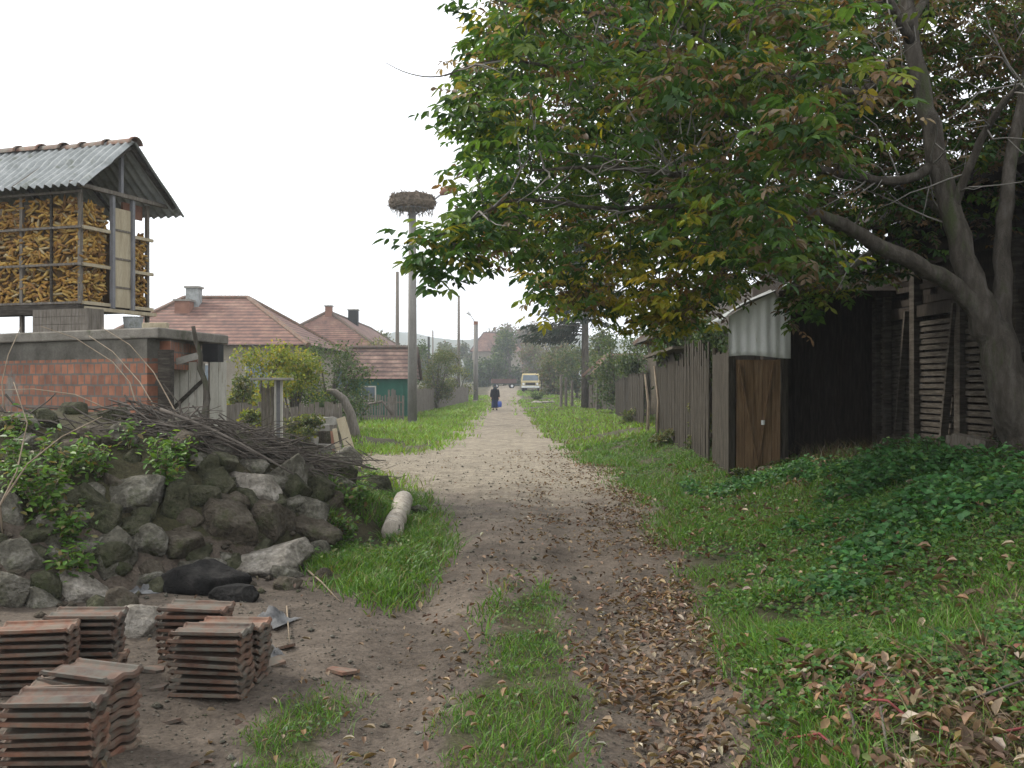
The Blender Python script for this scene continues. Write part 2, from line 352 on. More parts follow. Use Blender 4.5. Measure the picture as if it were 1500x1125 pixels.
def earthmat():
    m, t, p, o = newmat('earth'); c = coords(t)
    n = noise(t, c, .9, 9, .68); soil = ramp(t, n, [(.3, (.035, .036, .016)), (.5, (.062, .058, .03)), (.7, (.10, .082, .05))])
    dirt = ramp(t, n, [(.3, (.06, .048, .037)), (.5, (.11, .089, .07)), (.7, (.165, .135, .107))])
    a = t.nodes.new('ShaderNodeAttribute'); a.attribute_name = 'dry'; n2 = noise(t, c, 1.7, 6, .7)  # real dryness of the earth plus painted tree shade
    ad = t.nodes.new('ShaderNodeMath'); ad.operation = 'ADD'; t.links.new(a.outputs['Fac'], ad.inputs[0]); t.links.new(n2, ad.inputs[1])
    pc = ramp(t, noise(t, c, 3, 8, .7), [(.3, (.19, .162, .118)), (.7, (.30, .264, .2))])
    dirt = mixc(t, ramp(t, ad.outputs[0], [(.62, (0, 0, 0)), (1.0, (1, 1, 1))]), dirt, pc)
    b = t.nodes.new('ShaderNodeAttribute'); b.attribute_name = 'bare'
    ad2 = t.nodes.new('ShaderNodeMath'); ad2.operation = 'MULTIPLY_ADD'; t.links.new(noise(t, c, 5, 7, .75), ad2.inputs[0]); ad2.inputs[1].default_value = 1.0; t.links.new(b.outputs['Fac'], ad2.inputs[2])
    col = mixc(t, ramp(t, ad2.outputs[0], [(.7, (0, 0, 0)), (1.25, (1, 1, 1))]), soil, dirt)
    g = noise(t, c, 38, 5, .7); mid = noise(t, c, 7, 7, .72); col = mixc(t, .7, col, ramp(t, mid, [(.3, (.5, .47, .44)), (.55, (1, 1, 1)), (.72, (1.3, 1.27, 1.22))]), 'MULTIPLY')
    col = mixc(t, .8, col, ramp(t, g, [(.32, (.45, .42, .4)), (.55, (1, 1, 1)), (.72, (1.35, 1.3, 1.25))]), 'MULTIPLY')
    t.links.new(col, p.inputs['Base Color']); p.inputs['Roughness'].default_value = .95; p.inputs['Specular IOR Level'].default_value = .2
    bump(t, p, mixc(t, .5, noise(t, c, 9, 8, .7), g), 1, .035); return m
M['earth'] = earthmat()
M['hill'] = pmat('hill_woods', [(.03, .05, .025), (.06, .08, .04), (.12, .10, .06)], .035, 1, 1, 6, None, (.02, (.14, .13, .07), .56, .66))

# ---------------------------------------------------------------- ground, road, hills
def axis_x():
    a = list(np.arange(-3.6, 4.2, .07)); st = .07
    x = a[-1]
    while x < 900: st *= 1.07; st = max(st, .07); x += st; a.append(x)
    st = .07; x = a[0]; l = []
    while x > -900: st *= 1.07; x -= st; l.append(x)
    return np.array(l[::-1]+a)
def axis_y():
    a = [-12, -6, -3, -1.5, -.5]; y = .3
    while y < 900: a.append(y); y += max(.07, .0115*y)
    return np.array(a)
AX, AY = axis_x(), axis_y()
GX, GY = np.meshgrid(AX, AY); GZ = H(GX, GY); nx, ny = len(AX), len(AY)
V = np.stack([GX, GY, GZ], -1).reshape(-1, 3)
idx = np.arange(nx*ny).reshape(ny, nx)
FC = np.stack([idx[:-1, :-1], idx[:-1, 1:], idx[1:, 1:], idx[1:, :-1]], -1).reshape(-1, 4)
cen = V[FC].mean(1); dm = dirtmask(cen[:, 0], cen[:, 1])
def sub(Fs):
    u, inv = np.unique(Fs, return_inverse=True); return V[u], inv.reshape(Fs.shape)
BARE = dirtfrac(V[:, 0], V[:, 1]); t_, s_ = mound_t(V[:, 0], V[:, 1]); BARE = BARE*(1-.9*((s_ < 2.0) & (s_ > -2.4) & (t_ < .95)))  # mound soil coloured dark to pass for shaded gaps between stones
DRY_SHADE = np.interp(V[:, 1], [0, 9, 13, 17, 22, 40, 80], [-.14, -.06, .15, .5, .5, .38, .35]) - .35*np.exp(-((V[:, 0]+1.9)/1.1)**2)*(V[:, 1] < 12)  # damp to dry earth tone, partly tree shade put into the colour
for msk, nm_, lab_, cat_ in ((~dm, 'ground', 'grassy uneven village ground on both sides of the dirt road', 'ground'), (dm, 'dirt_road', 'rutted dirt road strewn with fallen leaves running into the village', 'dirt road')):
    u, inv = np.unique(FC[msk], return_inverse=True)
    tag(arr_mesh(nm_, V[u], inv.reshape(-1, 4), M['earth'], smooth=True, attrs={'dry': DRY_SHADE[u], 'bare': BARE[u]}), lab_, cat_, kind='structure')
hx, hy = np.meshgrid(np.linspace(-1100, 1100, 160), np.linspace(330, 1150, 60))
hz = -4 + 47*sm((hy-340)/620)*(1+.16*fbm(hx*.004+3, hy*.004, 5, 3)) + 5*fbm(hx*.02, hy*.02, 8, 3)*sm((hy-340)/200) - .012*hx*sm((hy-340)/500)
hi = np.arange(hx.size).reshape(hx.shape)
tag(arr_mesh('hills', np.stack([hx, hy, hz], -1).reshape(-1, 3), np.stack([hi[:-1, :-1], hi[:-1, 1:], hi[1:, 1:], hi[1:, :-1]], -1).reshape(-1, 4), M['hill'], smooth=True),
    'distant wooded hills fading blue beyond the village', 'hills', kind='structure')

# ---------------------------------------------------------------- grass, fallen leaves, ground cover, pebbles
GREEN = [(.085, .19, .018), (.055, .14, .014), (.125, .225, .03), (.18, .16, .075)]
def blades(name, x, y, hgt, wid, cols, wts, label, cat='grass', lean=.5):
    n = len(x); z = H(x, y)-.01; P = np.stack([x, y, z], 1)
    a = RNG.uniform(0, 2*np.pi, n); s = np.stack([np.cos(a), np.sin(a), 0*a], 1)
    b = RNG.uniform(0, 2*np.pi, n); ln = RNG.uniform(.1, lean, n)*hgt; d = np.stack([np.cos(b)*ln, np.sin(b)*ln, hgt], 1)
    w = wid[:, None]
    V_ = np.stack([P-s*w/2, P+s*w/2, P+d*.55-s*w*.38-np.array([0, 0, .0]), P+d*.55+s*w*.38, P+d+d*[.5, .5, -.12]], 1).reshape(-1, 3)
    k = np.arange(n)[:, None]*5
    Fc = np.concatenate([k+np.array(q) for q in ((0, 1, 3), (0, 3, 2), (2, 3, 4))])
    c = np.repeat(pal(n, cols, wts), 5, 0)
    return tag(arr_mesh(name, V_, Fc, M['grass'], c), label, cat, kind='stuff')
def scatter(n, x0, x1, y0, y1, keep, py=1.0):
    x = RNG.uniform(x0, x1, n); y = y0*(y1/y0)**RNG.uniform(0, 1, n) if py == 0 else RNG.uniform(y0, y1, n)
    k = keep(x, y); return x[k], y[k]
def onpile(x, y):
    t, s = mound_t(x, y); return (s < 2.3-.6*np.clip(t, 0, 1)) & (s > -2.4) & (t < 1.12)
def patchy(x, y, sd, th, sc=1.0): return fbm(x*sc, y*sc, sd, 3) > th
def islm(x, y): return inpoly(x, y, ISL[0]) | inpoly(x, y, ISL[1])
def isln(x, y):
    return islm(x, y) | islm(x+.15, y) | islm(x-.15, y) | islm(x, y+.25) | islm(x, y-.25)
# centre strip and left patch
x, y = scatter(80000, -2.4, .9, 2.5, 9.5, lambda x, y: (RNG.uniform(.05, .95, len(x)) > dirtfrac(x, y)) & isln(x, y) & patchy(x, y, 41, -.55, 2.2))
h_ = RNG.uniform(.02, .065, len(x))*(1+.5*fbm(x*2, y*2, 5, 2)); blades('grass', x, y, h_, RNG.uniform(.004, .008, len(x)), GREEN, [4, 4, 2, 1.2], 'short green grass strip between the wheel ruts', lean=1.0)
# right bank
CORNER = [(1.35, 2.6), (1.45, 4.5), (1.9, 4.75), (2.4, 5.0), (3.2, 5.3), (3.6, 2.6)]
def bankk(x, y):
    xe = np.interp(y, EY, EX); return (RNG.uniform(0, 1, len(x)) > .8*(inpoly(x+.1*fbm(x*3, y*3, 4, 2), y, CORNER))) & (x > xe-.5) & (RNG.uniform(.05, .95, len(x)) > dirtfrac(x, y)) & patchy(x, y, 44, -.5, 1.1) & (x < 6.2)
x, y = scatter(150000, .8, 6.5, 2.6, 26, bankk, 0)
ok = RNG.uniform(0, 1, len(x)) < np.interp(x-np.interp(y, EY, EX), [0, 1.5, 3], [1, .95, .65]); x, y = x[ok], y[ok]
h_ = (RNG.uniform(.05, .13, len(x)))*(1+.6*fbm(x*1.5, y*1.5, 6, 2)).clip(.4, 2); blades('grass', x, y, h_, RNG.uniform(.005, .009, len(x))*np.interp(y, [4, 12, 25], [.9, 1.6, 3]), GREEN, [4, 4, 2.2, 1], 'bright green grass covering the right bank', lean=1.1)
# verge island by the log
def leftk(x, y): return (RNG.uniform(.05, .95, len(x)) > dirtfrac(x, y)) & (~onpile(x, y) | ((x/y > -.185) & (y > 8.6))) & (x/y > np.where(y < 11.5, -.215, -9)) & (x < .3) & ~islm(x, y)
x, y = scatter(60000, -3.2, .3, 6.5, 15, lambda x, y: leftk(x, y) & patchy(x, y, 47, -.6, 1.5))
h_ = RNG.uniform(.06, .16, len(x)); blades('grass', x, y, h_, RNG.uniform(.008, .014, len(x)), GREEN, [4, 3, 2.5, 1.2], 'green grass verge around the pale log', lean=1.0)
# far verges, both sides of the road
LIME = [(.165, .30, .022), (.12, .24, .02), (.20, .29, .05), (.19, .19, .075)]
x, y = scatter(90000, -13, .5, 15, 100, lambda x, y: leftk(x, y) & patchy(x, y, 48, -.7, .4), 0)
h_ = RNG.uniform(.08, .2, len(x))*np.interp(y, [15, 60], [1, 1.3]); blades('grass', x, y, h_, RNG.uniform(.012, .02, len(x))*np.interp(y, [15, 40, 100], [1.3, 2.6, 6]), LIME, [4, 3, 2, 1.4], 'bright lime green grass on the left verge by the concrete pole', lean=.9)
x, y = scatter(60000, .5, 12, 24, 120, lambda x, y: ~dirtmask(x, y) & patchy(x, y, 49, -.35, .35), 0)
h_ = RNG.uniform(.08, .2, len(x)); blades('grass', x, y, h_, RNG.uniform(.012, .02, len(x))*np.interp(y, [15, 40, 120], [1.4, 2.6, 7]), LIME+[(.12, .11, .06)], [3, 3, 1, 1, 1.5], 'patchy green grass on the far right verge', lean=.9)
# dry tall weeds at the foot of the barn
x, y = scatter(4500, 3.6, 5.9, 8.5, 15.6, lambda x, y: (x > 4.25-.0*y) & patchy(x, y, 50, -.2, 1.2))
blades('dry_weeds', x, y, RNG.uniform(.1, .4, len(x)), RNG.uniform(.006, .012, len(x)), [(.085, .06, .036), (.05, .042, .024), (.04, .065, .02)], [3, 2, 2], 'brown withered weeds along the foot of the dark barn', 'weeds', .7)
x, y = scatter(2600, 1.3, 3.4, 3.2, 5.2, lambda x, y: inpoly(x, y, CORNER) & patchy(x, y, 52, -.3, 2))
blades('dry_weeds', x, y, RNG.uniform(.05, .26, len(x)), RNG.uniform(.003, .006, len(x)), [(.16, .11, .07), (.09, .065, .04), (.2, .15, .09), (.07, .1, .03)], [3, 3, 2, 1], 'dead brown stems and twigs in the near right corner', 'weeds', 2.2)
# ivy and nettles on the bank
def cover(name, x, y, hmax, L, cols, wts, label, cat):
    n = len(x); hgt = RNG.uniform(0, 1, n)**1.3*hmax; P = np.stack([x, y, H(x, y)+hgt+.01], 1)
    U = rdir(n); U[:, 2] = RNG.uniform(-.45, .15, n); N = rdir(n)*.5+np.array([-.1, -.25, 1])
    l = RNG.uniform(.7, 1.2, n)*L
    return tag(leaves(name, P, U, N, l, l*.75, pal(n, cols, wts), M['leaf']), label, cat, kind='stuff')
x, y = scatter(64000, 1.4, 6.2, 4.3, 14.8, lambda x, y: (x-np.interp(y, EY, EX) > .55) & (fbm(x*.9+5, y*.9, 60, 3) > .16-.33*np.clip((x-2.2)/1.5, -1, 1)))
cover('ground_cover', x, y, np.clip(.10+.18*fbm(x*1.2, y*1.2, 61, 2), .03, .4), .065, [(.05, .15, .04), (.085, .21, .07), (.03, .09, .025), (.14, .25, .07)], [4, 3, 2, 1], 'dark green ivy and nettles spreading over the shaded right bank', 'ground cover')
x, y = scatter(90000, .9, 6.0, 3, 22, lambda x, y: (x-np.interp(y, EY, EX) > .05) & (RNG.uniform(.05, .95, len(x)) > dirtfrac(x, y)) & (fbm(x*1.3, y*1.3, 64, 3) > -.35), 0)
cover('ground_cover', x, y, .09, .034, [(.05, .13, .03), (.09, .19, .03), (.12, .2, .05), (.1, .09, .04)], [4, 3, 2, 1.4], 'small clover and weeds mixed into the grass of the right bank', 'ground cover')
x, y = scatter(8000, -3, .3, 6.5, 14, lambda x, y: leftk(x, y) & patchy(x, y, 66, .0, 1.5)); cover('ground_cover', x, y, .14, .04, [(.06, .14, .03), (.1, .19, .03), (.13, .16, .05)], [4, 3, 2], 'small weeds mixed into the verge around the log', 'ground cover')
x, y = scatter(9000, -2.4, .9, 2.5, 9.5, lambda x, y: (RNG.uniform(.05, .95, len(x)) > dirtfrac(x, y)) & isln(x, y) & patchy(x, y, 67, .0, 2))
cover('ground_cover', x, y, .05, .026, [(.05, .12, .03), (.09, .17, .03), (.12, .12, .05)], [4, 3, 1.5], 'small weeds in the grass strip between the wheel ruts', 'ground cover')
x, y = scatter(420, -2.4, .9, 2.8, 9, lambda x, y: isln(x, y), 0); litter_later = (x, y)
# fallen leaves
BROWN = [(.15, .09, .05), (.21, .14, .085), (.09, .055, .035), (.27, .2, .13), (.2, .13, .05), (.36, .3, .23)]
def litter(x, y, label, L=.056, zo=.012):
    n = len(x); P = np.stack([x, y, H(x, y)+zo+RNG.uniform(0, .03, n)], 1); U = rdir(n); U[:, 2] *= .35; N = rdir(n)*.45+np.array([0, 0, 1]); l = RNG.uniform(.55, 1.2, n)*L
    return tag(leaves('fallen_leaves', P, U, N, l, l*RNG.uniform(.35, .6, n), pal(n, BROWN, [4, 4, 3, 2, 1, 1]), M['dryleaf'], fold=.35, droop=.25), label, 'fallen leaves', kind='stuff')
def roadlit(x, y):
    xe = np.interp(y, EY, EX); d = xe-x; p = np.exp(-(d/.55)**2)*.95+.22*np.exp(-((d-1.0)/.8)**2)+.012
    return (RNG.uniform(0, 1, len(x)) < p*np.clip(.62+.6*fbm(x*2.4, y*1.3, 71, 3), .12, 1.1)) & dirtmask(x, y)
x, y = scatter(54000, -2.6, 2.2, 3, 24, roadlit, 0); litter(x, y, 'brown fallen leaves drifted along the right side of the road')
x, y = scatter(2600, .9, 5.5, 3, 18, lambda x, y: (x > np.interp(y, EY, EX)-.1) & patchy(x, y, 72, -.15, 1.2), 0); litter(x, y, 'brown leaves lying on the grass of the right bank', .085, .05)
x, y = scatter(1500, 1.2, 2.9, 3.0, 4.9, lambda x, y: x > 1.35+.0*y); litter(x, y, 'heap of dead brown leaves in the near right corner', .075, .03)
litter(*litter_later, 'few brown leaves fallen on the grass strip between the ruts', .06, .03)
# pebbles and crumbs
n = 15000; x = RNG.uniform(-3.2, 1.8, n); y = 3*(24/3)**RNG.uniform(0, 1, n); k = dirtmask(x, y); x, y = x[k], y[k]; n = len(x)
r = RNG.uniform(.003, .010, n)*(1+2*(RNG.uniform(0, 1, n) > .96)); P = np.stack([x, y, H(x, y)+r*.3], 1)
oct_ = np.array([(1, 0, 0), (0, 1, 0), (-1, 0, 0), (0, -1, 0), (0, 0, .7), (0, 0, -.7)])
V_ = (P[:, None]+oct_[None]*r[:, None, None]*RNG.uniform(.6, 1.4, (n, 6, 1))).reshape(-1, 3); k = np.arange(n)[:, None]*6
Fc = np.concatenate([k+np.array(q) for q in ((0, 1, 4), (1, 2, 4), (2, 3, 4), (3, 0, 4), (1, 0, 5), (2, 1, 5), (3, 2, 5), (0, 3, 5))])
tag(arr_mesh('pebbles', V_, Fc, M['rock']), 'small pebbles and crumbs scattered over the dirt road', 'pebbles', kind='stuff')

# ---------------------------------------------------------------- rocks of the rubble heap
def rockmesh(w, d, h, sub=4, planes=17, seed=0):
    rg = np.random.default_rng(seed); bm = bmesh.new(); bmesh.ops.create_icosphere(bm, subdivisions=sub, radius=1)
    D_ = unit(np.array([v.co[:] for v in bm.verts])); nn = unit(rg.normal(size=(planes, 3))); off = rg.uniform(.5, .86, planes)
    q = np.full(len(D_), 1.08)
    for a, b in zip(nn, off):
        dt = D_@a; c = np.where(dt > .05, b/np.maximum(dt, .05), 9); q = np.minimum(q, c)
    q = q*(1.16+.05*fbm(D_[:, 0]*2.3+seed, D_[:, 1]*2.3+D_[:, 2]*1.7, seed, 4)+.018*vnoise(D_[:, 0]*9+D_[:, 2]*7, D_[:, 1]*9+seed, 3)+.012*vnoise(D_[:, 0]*19+D_[:, 2]*13, D_[:, 1]*19-D_[:, 2]*8, 4))
    P = D_*q[:, None]*np.array([w, d, h])/2
    for v, p in zip(bm.verts, P): v.co = p
    me = bpy.data.meshes.new('rock'); bm.to_mesh(me); bm.free(); me.polygons.foreach_set('use_smooth', [True]*len(me.polygons)); return me
def rock(px, py, w, h, mat, label, tilt=0, cat='rock', group='boulders of the rubble heap', sub=5, seed=None, push=.25):
    p = hit(px, py); s = p.y/F; me = rockmesh(w*s*1.12, w*s*random.uniform(.8, 1.05), h*s*1.2, sub, seed=seed or int(px*7+py)); me.materials.append(M[mat])
    o = link(bpy.data.objects.new('rock', me)); d = Vector((p.x, p.y, p.z-CAM_H)).normalized()
    o.location = p+d*(w*s*push*.6)+Vector((0, 0, h*s*.1)); o.rotation_euler = (random.uniform(-.2, .2), R(tilt), random.uniform(-.3, .3)); return tag(o, label, cat, group)
for a in [
    (20, 828, 66, 52, 'rock', 'grey angular boulder at the left photo edge, upper of two', 12),
    (10, 880, 70, 66, 'rock', 'grey boulder at the left photo edge just above the tile stacks', -8),
    (128, 876, 92, 58, 'rockpale', 'pale wedge-shaped boulder behind the back left tile stack', 14),
    (158, 828, 82, 72, 'rock', 'grey tilted boulder in front of the trailing weeds', 30),
    (198, 926, 78, 72, 'rockpale', 'pale rounded boulder between the left and right tile stacks', 5),
    (192, 738, 96, 46, 'rock', 'long light grey boulder lying halfway up the heap', -14),
    (208, 804, 56, 46, 'rock', 'small grey boulder left of the black one', 6),
    (265, 806, 84, 54, 'rockbrown', 'dark brown boulder above the black one', 4),
    (298, 864, 112, 78, 'rockblack', 'soot blackened boulder above the right tile stacks', -5),
    (380, 838, 138, 62, 'rockpale', 'large flat pale boulder right of the black one', -12),
    (322, 772, 98, 86, 'rockbrown', 'biggest square brown boulder in the middle of the heap', 2),
    (386, 776, 66, 84, 'rockbrown', 'upright brown boulder leaning on the biggest brown one', 12),
    (260, 756, 52, 62, 'moss', 'dark mossy boulder left of the biggest brown one', 0),
    (312, 684, 74, 38, 'moss', 'low mossy boulder topmost in the stone column under the brushwood', 0),
    (310, 714, 62, 50, 'moss', 'round mossy boulder below the topmost mossy one', 0),
    (368, 728, 66, 50, 'rockpale', 'pale lichen covered boulder above the upright brown one', 10),
    (418, 714, 54, 64, 'rock', 'upright grey boulder under the right end of the brushwood', 0),
    (461, 714, 54, 42, 'moss', 'squat mossy boulder right of the upright grey one', 0),
    (438, 748, 78, 30, 'rock', 'flat grey boulder lying across the right flank', -4),
    (450, 786, 84, 50, 'rockbrown', 'brownish grey boulder at the edge of the grass verge', 6),
    (148, 772, 66, 44, 'moss', 'mossy boulder under the long light grey one', 0),
    (130, 740, 42, 46, 'moss', 'dark mossy boulder among the weeds', 0),
    (222, 858, 46, 46, 'rockbrown', 'small brown boulder touching the black one', 0),
    (372, 690, 46, 32, 'rock', 'small grey boulder beside the topmost mossy one', 0),
    (500, 716, 46, 34, 'rock', 'small grey boulder at the right tip of the heap', 0),
    (352, 880, 70, 34, 'rockblack', 'dark boulder under the edge of the large flat pale one', 0)]:
    rock(*a)
# filling stones
spots = [(x, y) for x in range(6, 560, 36) for y in range(618, 900, 32)]
for (x, y) in spots:
    x += random.uniform(-20, 20); y += random.uniform(-16, 16)
    if y > 905-(x > 240)*40 or y < 622+max(0, x-150)*.16 or (x > 490 and (y < 680 or y > 726)): continue
    s = random.uniform(30, 62)
    rock(x, y, s, s*random.uniform(.6, .95), random.choice(['rock', 'moss', 'moss', 'rockbrown', 'rock']), 'small weathered stone wedged between larger boulders in the heap', random.uniform(-25, 25), 'stone', 'small stones filling the rubble heap', 4, push=.3)
for (x, y, s) in [(170, 618, 50), (215, 606, 44), (110, 606, 50), (60, 612, 46), (20, 630, 52), (260, 640, 48), (335, 650, 40)]:
    rock(x, y, s, s*.6, 'moss', 'small weathered stone wedged between larger boulders in the heap', 0, 'stone', 'small stones filling the rubble heap', 3, push=.4)

# ---------------------------------------------------------------- stacks of roof tiles, each tile a thing
def tile_mesh():
    prof = []                                      # cross-section along depth (y): rolls and grooves of an interlocking tile
    n = 26; Lx = .40; Wy = .235; top = []; bot = []
    for i in range(n+1):
        q = i/n; y = (q-.5)*Wy; z = .006*math.cos(q*4*math.pi)
        if q < .08 or q > .92: z = .012
        top.append((y, z+.009)); bot.append((y, z-.007))
    xs = [-.5, -.47, -.44, 0, .44, .47, .5]; lift = [-.008, .004, .0, 0, 0, .004, -.008]; mb = MB(); m = len(top)
    for X, l in zip(xs, lift):
        for (y, z) in top: mb.v.append((X*Lx, y, z+l*(z > 0)))
        for (y, z) in bot: mb.v.append((X*Lx, y, z+l))
    for i in range(len(xs)-1):
        a = i*2*m; b = a+2*m
        for j in range(m-1):
            mb.f.append((a+j, b+j, b+j+1, a+j+1)); mb.f.append((a+m+j+1, b+m+j+1, b+m+j, a+m+j))
        mb.f.append((a, a+m, b+m, b)); mb.f.append((a+m-1, b+m-1, b+2*m-1, a+2*m-1))
    for e, fl in ((0, 1), ((len(xs)-1)*2*m, 0)):
        for j in range(m-1):
            q = (e+j, e+j+1, e+m+j+1, e+m+j); mb.f.append(q if fl else q[::-1])
    me = bpy.data.meshes.new('roof_tile'); me.from_pydata(mb.v, [], mb.f); me.materials.append(M['clay']); return me
TILE = tile_mesh()
ORD = ['topmost', 'second', 'third', 'fourth', 'fifth', 'sixth', 'seventh', 'eighth', 'ninth', 'tenth', 'eleventh', 'twelfth']
def stack(x, y, rz, n, where, lean=0, step=.041):
    z = gz(x, y)+.012; dz = 0
    for i in range(n):
        o = link(bpy.data.objects.new('roof_tile', TILE))
        o.location = (x+random.uniform(-.012, .012)+lean*i*.004, y+random.uniform(-.012, .012), z+i*step)
        o.rotation_euler = (R(random.uniform(-1.4, 1.4)), R(random.uniform(-1.2, 1.2)), rz+R(random.uniform(-2.5, 2.5)))
        k = n-1-i
        tag(o, ('topmost clay roof tile of the ' if k == 0 else f'{ORD[k]} roof tile down in the ')+where, 'roof tile', 'clay roof tiles stacked at the roadside')
def fl(px, py): return flat(px, py, .02)
x, y = fl(58, 1128); stack(x, y+.12, R(2), 8, 'nearest stack in the bottom left corner')
stack(x-.03, y+.40, R(3), 8, 'second row behind the nearest stack')
x, y = fl(118, 1092); stack(x-.02, y+.14, R(-24), 9, 'skewed stack right of the nearest one')
x, y = fl(35, 1012); stack(x, y+.12, R(6), 9, 'left stack in the back row')
x2, y2 = x+.16, y+.38; stack(x2, y2, R(4), 9, 'stack tucked behind the left back one')
x, y = fl(302, 1006); stack(x, y+.10, R(-6), 9, 'right stack standing in front of the black boulder')
stack(x+.035, y+.33, R(-7), 8, 'stack tucked behind the right one')
x, y = fl(284, 978); stack(x-.09, y+.33, R(-3), 8, 'far right stack against the black boulder')
x, y = fl(-28, 1010); stack(x-.22, y-.25, R(4), 8, 'half cropped stack at the left photo edge')

n = 900; x = RNG.uniform(-6, -.9, n); y = RNG.uniform(6.0, 10.5, n); t, s_ = mound_t(x, y); k = (np.abs(s_-2.2) < .55+.25*RNG.normal(size=n)) & (t < .9) & ((x/y < -.2) | (y < 8.3)); x, y = x[k], y[k]; n = len(x)
r = RNG.uniform(.012, .05, n); P = np.stack([x, y, H(x, y)+r*.25], 1); V_ = (P[:, None]+oct_[None]*r[:, None, None]*RNG.uniform(.5, 1.5, (n, 6, 1))).reshape(-1, 3); k = np.arange(n)[:, None]*6
Fc = np.concatenate([k+np.array(q) for q in ((0, 1, 4), (1, 2, 4), (2, 3, 4), (3, 0, 4), (1, 0, 5), (2, 1, 5), (3, 2, 5), (0, 3, 5))])
tag(arr_mesh('rubble', V_, Fc, M['rockbrown']), 'small broken rubble along the foot of the stone heap', 'rubble', kind='stuff')
for (px, py, sz, lab) in [(395, 975, .12, 'larger broken clay tile shard right of the right tile stack'), (232, 1010, .09, 'small clay tile shard between the left and right stacks'), (255, 1060, .07, 'tiny clay tile shard in front of the right stack'), (420, 950, .1, 'clay tile shard by the small pale rag'), (500, 985, .13, 'flat clay tile shard lying out on the bare dirt'), (225, 985, .11, 'clay tile shard leaning at the foot of the pale rounded boulder')]:
    p = hit(px, py, 3); mb = MB(); a0 = random.uniform(0, 6); pr = [(math.cos(a0+q)*sz*random.uniform(.5, 1), math.sin(a0+q)*sz*random.uniform(.4, .9)) for q in (0, 1.1, 2.3, 3.3, 4.6)]
    mb.add([(u, v, z) for z in (0, .018) for u, v in pr], [(4, 3, 2, 1, 0), (5, 6, 7, 8, 9)]+[(q, (q+1) % 5, (q+1) % 5+5, q+5) for q in range(5)])
    tag(mb.build('tile_shard', M['clay'], loc=p+Vector((0, 0, .004)), rot=(random.uniform(-.25, .25), random.uniform(-.25, .25), 0)), lab, 'tile shard', 'broken clay tile shards')
# ---------------------------------------------------------------- small litter of the yard
def rag(px, py, w, name, label, cat, mat):
    p = hit(px, py); s = w*p.y/F; mb = MB(); n = 12
    for i in range(n):
        for j in range(n):
            u, v = i/(n-1)-.5, j/(n-1)-.5; z = .35*s*abs(fbm(np.array(u*4+px), np.array(v*4), 5, 3))*(1-2*max(abs(u), abs(v)))+.01
            mb.v.append((u*s*(1+.3*math.sin(v*7)), v*s*.8, float(z)))
    for i in range(n-1):
        for j in range(n-1): mb.f.append((i*n+j, (i+1)*n+j, (i+1)*n+j+1, i*n+j+1))
    o = mb.build(name, M[mat], smooth=True, loc=p, rot=(0, 0, random.uniform(0, 3))); return tag(o, label, cat)
rag(398, 912, 70, 'plastic_rag', 'crumpled grey plastic rag beside the right tile stack', 'rag', 'ash')
rag(212, 868, 46, 'plastic_rag', 'crumpled grey plastic rag in the gap left of the black boulder', 'rag', 'ash')
rag(395, 960, 50, 'plastic_rag', 'small pale rag at the foot of the right tile stack', 'rag', 'ash')
def stick(pts, r, label, name='stick', mat='cane', group=None, cat='stick'):
    mb = MB(); k = len(pts); mb.tube(pts, [r*(1-.55*i/(k-1)) for i in range(k)], 6, wob=.06)
    return tag(mb.build(name, M[mat], smooth=True), label, cat, group)
a, b = hit(448, 838), hit(497, 884); a.z += .03; b.z += .02; stick([a, (a+b)/2+Vector((0, 0, .015)), b], .01, 'thin pale stick lying on the dirt below the flat boulder')
a, b = hit(420, 892), hit(424, 945); stick([a+Vector((0, 0, .02)), b+Vector((0, 0, .02))], .007, 'short pale stick beside the grey rag')
# log on the verge
a = hit(574, 792); b = Vector(((592-750)/F*(a.y+2.2), a.y+2.2, 0)); b.z = gz(b.x, b.y)+.16; a.z += .09
lg = thing('log', 'pale peeled log lying in the grass verge left of the road', 'log', a); mb = MB(); k = 12
ax = (b-a); mb.tube([ax*(i/k)+Vector((random.uniform(-.008, .008), 0, random.uniform(-.008, .008))) for i in range(k+1)], [.115*(1+random.uniform(-.05, .05)) for i in range(k+1)], 16, wob=.03); mb.build('trunk', M['logw'], lg, smooth=True)
mb = MB(); nrm = ax.normalized(); mb.tube([ax+nrm*.001, ax+nrm*.012], [.112, .108], 16); mb.build('cut_end', M['ply'], lg)
mb = MB(); p = b-Vector((.0, .12, 0)); g = gz(p.x, p.y); me = rockmesh(.3, .26, .16, 3, seed=5); me.materials.append(M['moss']); o = link(bpy.data.objects.new('rock', me)); o.location = (p.x+.14, p.y, g+.04); tag(o, 'mossy stone propping the far end of the pale log', 'rock')

